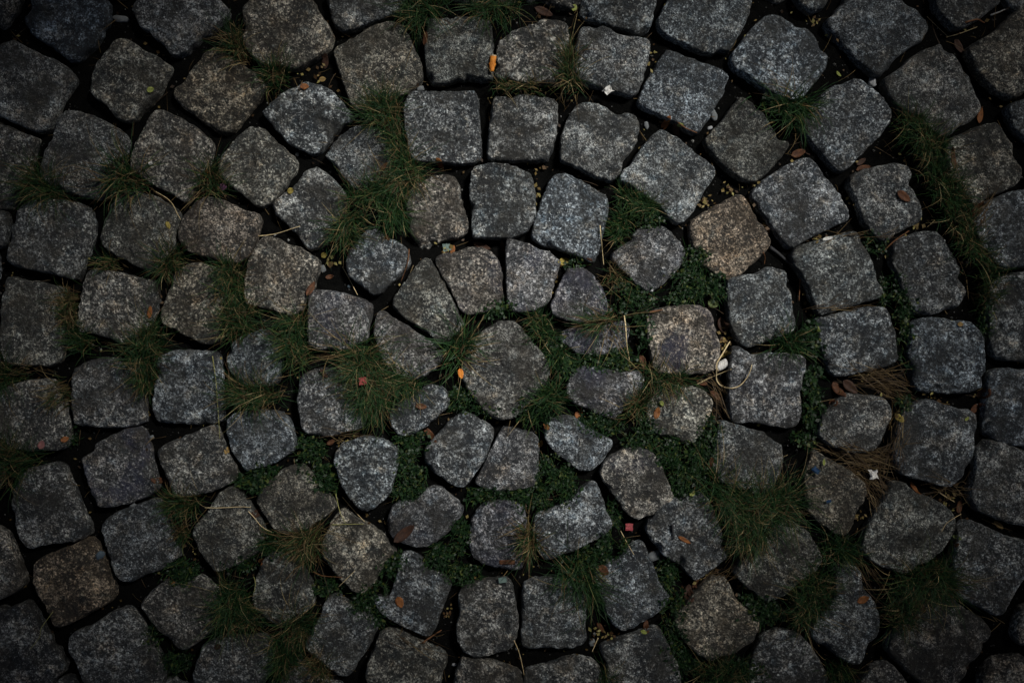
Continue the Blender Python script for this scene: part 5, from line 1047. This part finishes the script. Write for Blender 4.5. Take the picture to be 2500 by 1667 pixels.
def pebble(label, m, t, x, y, ln, wd, ang, high=.6, name='pebble', cat='pebble'):
    c = seen(t, x, y); a = math.radians(ang); sd = R() * 90
    d = Vector((math.cos(a), math.sin(a), 0)); s = Vector((-d.y, d.x, 0))
    A, B = ln * KM * .5, wd * KM * .5; H = min(A, B) * high
    vs, fs = [], []; nu, nw = 8, 12
    vs.append(c + Vector((0, 0, -H * .4)))
    for i in range(1, nu):
        th = math.pi * i / nu
        for j in range(nw):
            ph = 2 * math.pi * j / nw
            q = Vector((math.sin(th) * math.cos(ph), math.sin(th) * math.sin(ph), -math.cos(th)))
            f = 1 + .38 * noise.noise(q * 1.5 + Vector((sd, 0, 0))) + .12 * noise.noise(q * 4 + Vector((sd, 3, 0)))
            q = Vector([math.copysign(abs(v) ** .75, v) for v in q]) * f
            p = c + d * (q.x * A) + s * (q.y * B); p.z = c.z + H * .55 + q.z * H
            vs.append(p)
    vs.append(c + Vector((0, 0, H * 1.5)))
    for j in range(nw): fs.append((0, 1 + (j + 1) % nw, 1 + j)); b = 1 + (nu - 2) * nw; fs.append((len(vs) - 1, b + j, b + (j + 1) % nw))
    for i in range(nu - 2):
        for j in range(nw):
            k = 1 + i * nw; jj = (j + 1) % nw
            fs.append((k + j, k + jj, k + nw + jj, k + nw + j))
    return tag(mesh(name, vs, fs, m, c), label, cat, 'pebbles in the joints')


def tube(vs, fs, path, rad, seg=6):
    k0 = len(vs); n = len(path)
    for i, p in enumerate(path):
        d = (path[min(n - 1, i + 1)] - path[max(0, i - 1)]).normalized()
        a = d.cross(Vector((0, 0, 1))); a = a.normalized() if a.length > 1e-4 else Vector((1, 0, 0))
        b = a.cross(d)
        r = rad[i] if isinstance(rad, list) else rad
        for j in range(seg):
            t = 2 * math.pi * j / seg
            vs.append(p + (a * math.cos(t) + b * math.sin(t)) * r)
    for i in range(n - 1):
        for j in range(seg):
            a = k0 + i * seg; jj = (j + 1) % seg
            fs.append((a + j, a + jj, a + seg + jj, a + seg + j))
    fs.append(tuple(k0 + j for j in reversed(range(seg)))); fs.append(tuple(k0 + (n - 1) * seg + j for j in range(seg)))


def strand(label, cat, name, m, t, pts, wd, lift=.002, group=None):
    """straw, stalk or twig lying over the stones along measured points"""
    P = [seen(t, *p) for p in pts]
    fine = []
    for i in range(len(P) - 1):
        a, b, c, d = P[max(0, i - 1)], P[i], P[i + 1], P[min(len(P) - 1, i + 2)]
        for k in range(5):
            u = k / 5
            q = .5 * ((2 * b) + (c - a) * u + (2 * a - 5 * b + 4 * c - d) * u * u + (3 * b - a - 3 * c + d) * u ** 3)
            fine.append(q)
    fine.append(P[-1])
    r = wd * KM * .5
    zs = [max(surf(q.x, q.y) + r + .0004, 0) for q in fine]
    for _ in range(14):         # stiff: the strand bridges the joints
        zs = [max(zs[i], (zs[max(0, i - 1)] + zs[min(len(zs) - 1, i + 1)]) / 2) for i in range(len(zs))]
    for q, z in zip(fine, zs): q.z = z + lift
    vs, fs = [], []
    n = len(fine)
    tube(vs, fs, fine, [r * (1 - .45 * i / n) for i in range(n)])
    return tag(mesh(name, vs, fs, m, fine[0]), label, cat, group)


def filter_stub(name, label, m, end_m, t, x, y, ln, wd, ang, lift=0.0, squash=.75, crush=.1, taper=0):
    c = seen(t, x, y); a = math.radians(ang); r = wd * KM * .5
    d = Vector((math.cos(a), math.sin(a), 0)); sd = R() * 30
    c.z = max(surf(*(c + d * ln * KM * q).xy) for q in (-.4, 0, .4)) + r * squash + lift
    e = bpy.data.objects.new(name, None); COL.objects.link(e); e.location = c; e.empty_display_size = .005
    s = Vector((-d.y, d.x, 0))
    def part(nm, u0, u1, mm, rr):
        vs, fs = [], []; nu, nw = 9, 14
        for i in range(nu):
            u = u0 + (u1 - u0) * i / (nu - 1)
            for j in range(nw):
                ph = 2 * math.pi * j / nw
                f = rr * r * (1 + crush * noise.noise(Vector((u * 3, math.cos(ph) * 1.4, math.sin(ph) * 1.4 + sd)))) * (1 - taper * max(0, -u))
                p = c + d * (u * ln * KM * .5) + s * (math.cos(ph) * f); p.z += math.sin(ph) * f * squash
                vs.append(p)
        for i in range(nu - 1):
            for j in range(nw):
                k = i * nw; jj = (j + 1) % nw
                fs.append((k + j, k + jj, k + nw + jj, k + nw + j))
        fs.append(tuple(reversed(range(nw)))); fs.append(tuple((nu - 1) * nw + j for j in range(nw)))
        mesh(nm, vs, fs, mm, c, e)
    part('wrapper', -1, .86, m, 1.0)
    part('fibre_end', .88, 1.0, end_m, .93)
    return tag(e, label, 'cigarette end')


for q in LEAVES: leaf(q[0], q[1], q[2], *q[3], **(q[4] if len(q) > 4 else {}))
for q in SCRAPS: scrap(*q[0], **(q[1] if len(q) > 1 else {}))
for q in PEBBLES: pebble(*q)
for q in STRANDS: strand(*q)
filter_stub('cigarette_end', 'bright orange crumpled cigarette end stuck upright between two upper stones', 'vivid', 'cork', 'B', 1890, 500, 124, 46, 84, .004, .7, .55, .35)
filter_stub('cigarette_end', 'white cigarette filter lying beside a curled straw', 'white', 'cork', 'K', 1755, 285, 100, 66, 210, .002, .85, .07)

# ------------------------------------------------------------------ out of view: leaves added overhead to shade the edges of the paving
def added_shade_tree():
    rt = random.Random(21)
    axis_pt = sun_dir * (3.7 / sun_dir.z)               # where the added leaves cut the sun's path to the paving
    foot = Vector((axis_pt.x + 1.7, axis_pt.y + 1.9, -.03))
    e = bpy.data.objects.new('added_shade_tree', None); COL.objects.link(e); e.location = foot
    tag(e, 'unseen leafy canopy added to shade the edges of the paving, open towards the sun', 'added_shade_tree')
    vs, fs = [], []
    added_trunk = [foot + Vector((0, 0, z)) + Vector((.10 * math.sin(z), .07 * math.cos(z * 1.3), 0)) for z in (0, .3, .8, 1.4, 2.0, 2.6)]
    tube(vs, fs, added_trunk, [.34, .25, .22, .20, .18, .15], 14)
    mesh('added_trunk', vs, fs, 'bark', foot, e)
    tips = []
    for i in range(13):
        a = i * 2.4 + rt.uniform(-.2, .2); L = rt.uniform(2.0, 4.6)
        if i % 3 == 0: L = rt.uniform(3.0, 4.2)
        p0 = added_trunk[-1] - Vector((0, 0, rt.uniform(0, 1.2)))
        path = [p0]
        for k in range(1, 6):
            t = k / 5
            path.append(p0 + Vector((math.cos(a) * L * t, math.sin(a) * L * t, (.9 + .5 * rt.random()) * math.sin(t * 1.7) + .3 * t)) + Vector((rt.gauss(0, .08), rt.gauss(0, .08), 0)))
        if any((p - sun_dir * p.dot(sun_dir)).length < .8 for p in path): continue
        vs, fs = [], []
        tube(vs, fs, path, [.10, .08, .06, .045, .03, .012], 8)
        mesh('added_limb', vs, fs, 'bark', foot, e)
    vs, fs, tn = [], [], []
    n = 0
    while n < 27000:
        q = Vector((rt.gauss(0, 1), rt.gauss(0, 1), rt.gauss(0, 1)))
        q = q.normalized() * rt.random() ** .30
        p = Vector((axis_pt.x * .55 + q.x * 4.8, axis_pt.y * .55 + q.y * 4.8, 3.7 + q.z * .85))  # spread wide overhead to cut the sky light as well
        if noise.noise(p * 1.1) < -.28: continue
        f = p - sun_dir * (p.z / sun_dir.z)
        f = Vector(((f.x - .0) / .64, (f.y - .06) / .48, 0))
        # leaves left out here, so a shaped pool of sun reaches the paving
        if f.length < 1 + .18 * noise.noise(f * 1.6 + Vector((4, 0, 0))): continue
        n += 1
        d = Vector((rt.gauss(0, 1), rt.gauss(0, 1), rt.gauss(0, .5))).normalized()
        s = d.cross(Vector((rt.gauss(0, .5), rt.gauss(0, .5), 1))).normalized()
        ln = rt.uniform(.15, .24); k = len(vs)
        vs += [p, p + d * ln * .5 + s * ln * .34, p + d * ln, p + d * ln * .5 - s * ln * .34]; tn += [rt.random()] * 4
        fs.append((k, k + 1, k + 2, k + 3))
    tag(mesh('added_crown', vs, fs, 'added_foliage', foot, e, False, tn), kind='stuff')


added_shade_tree()
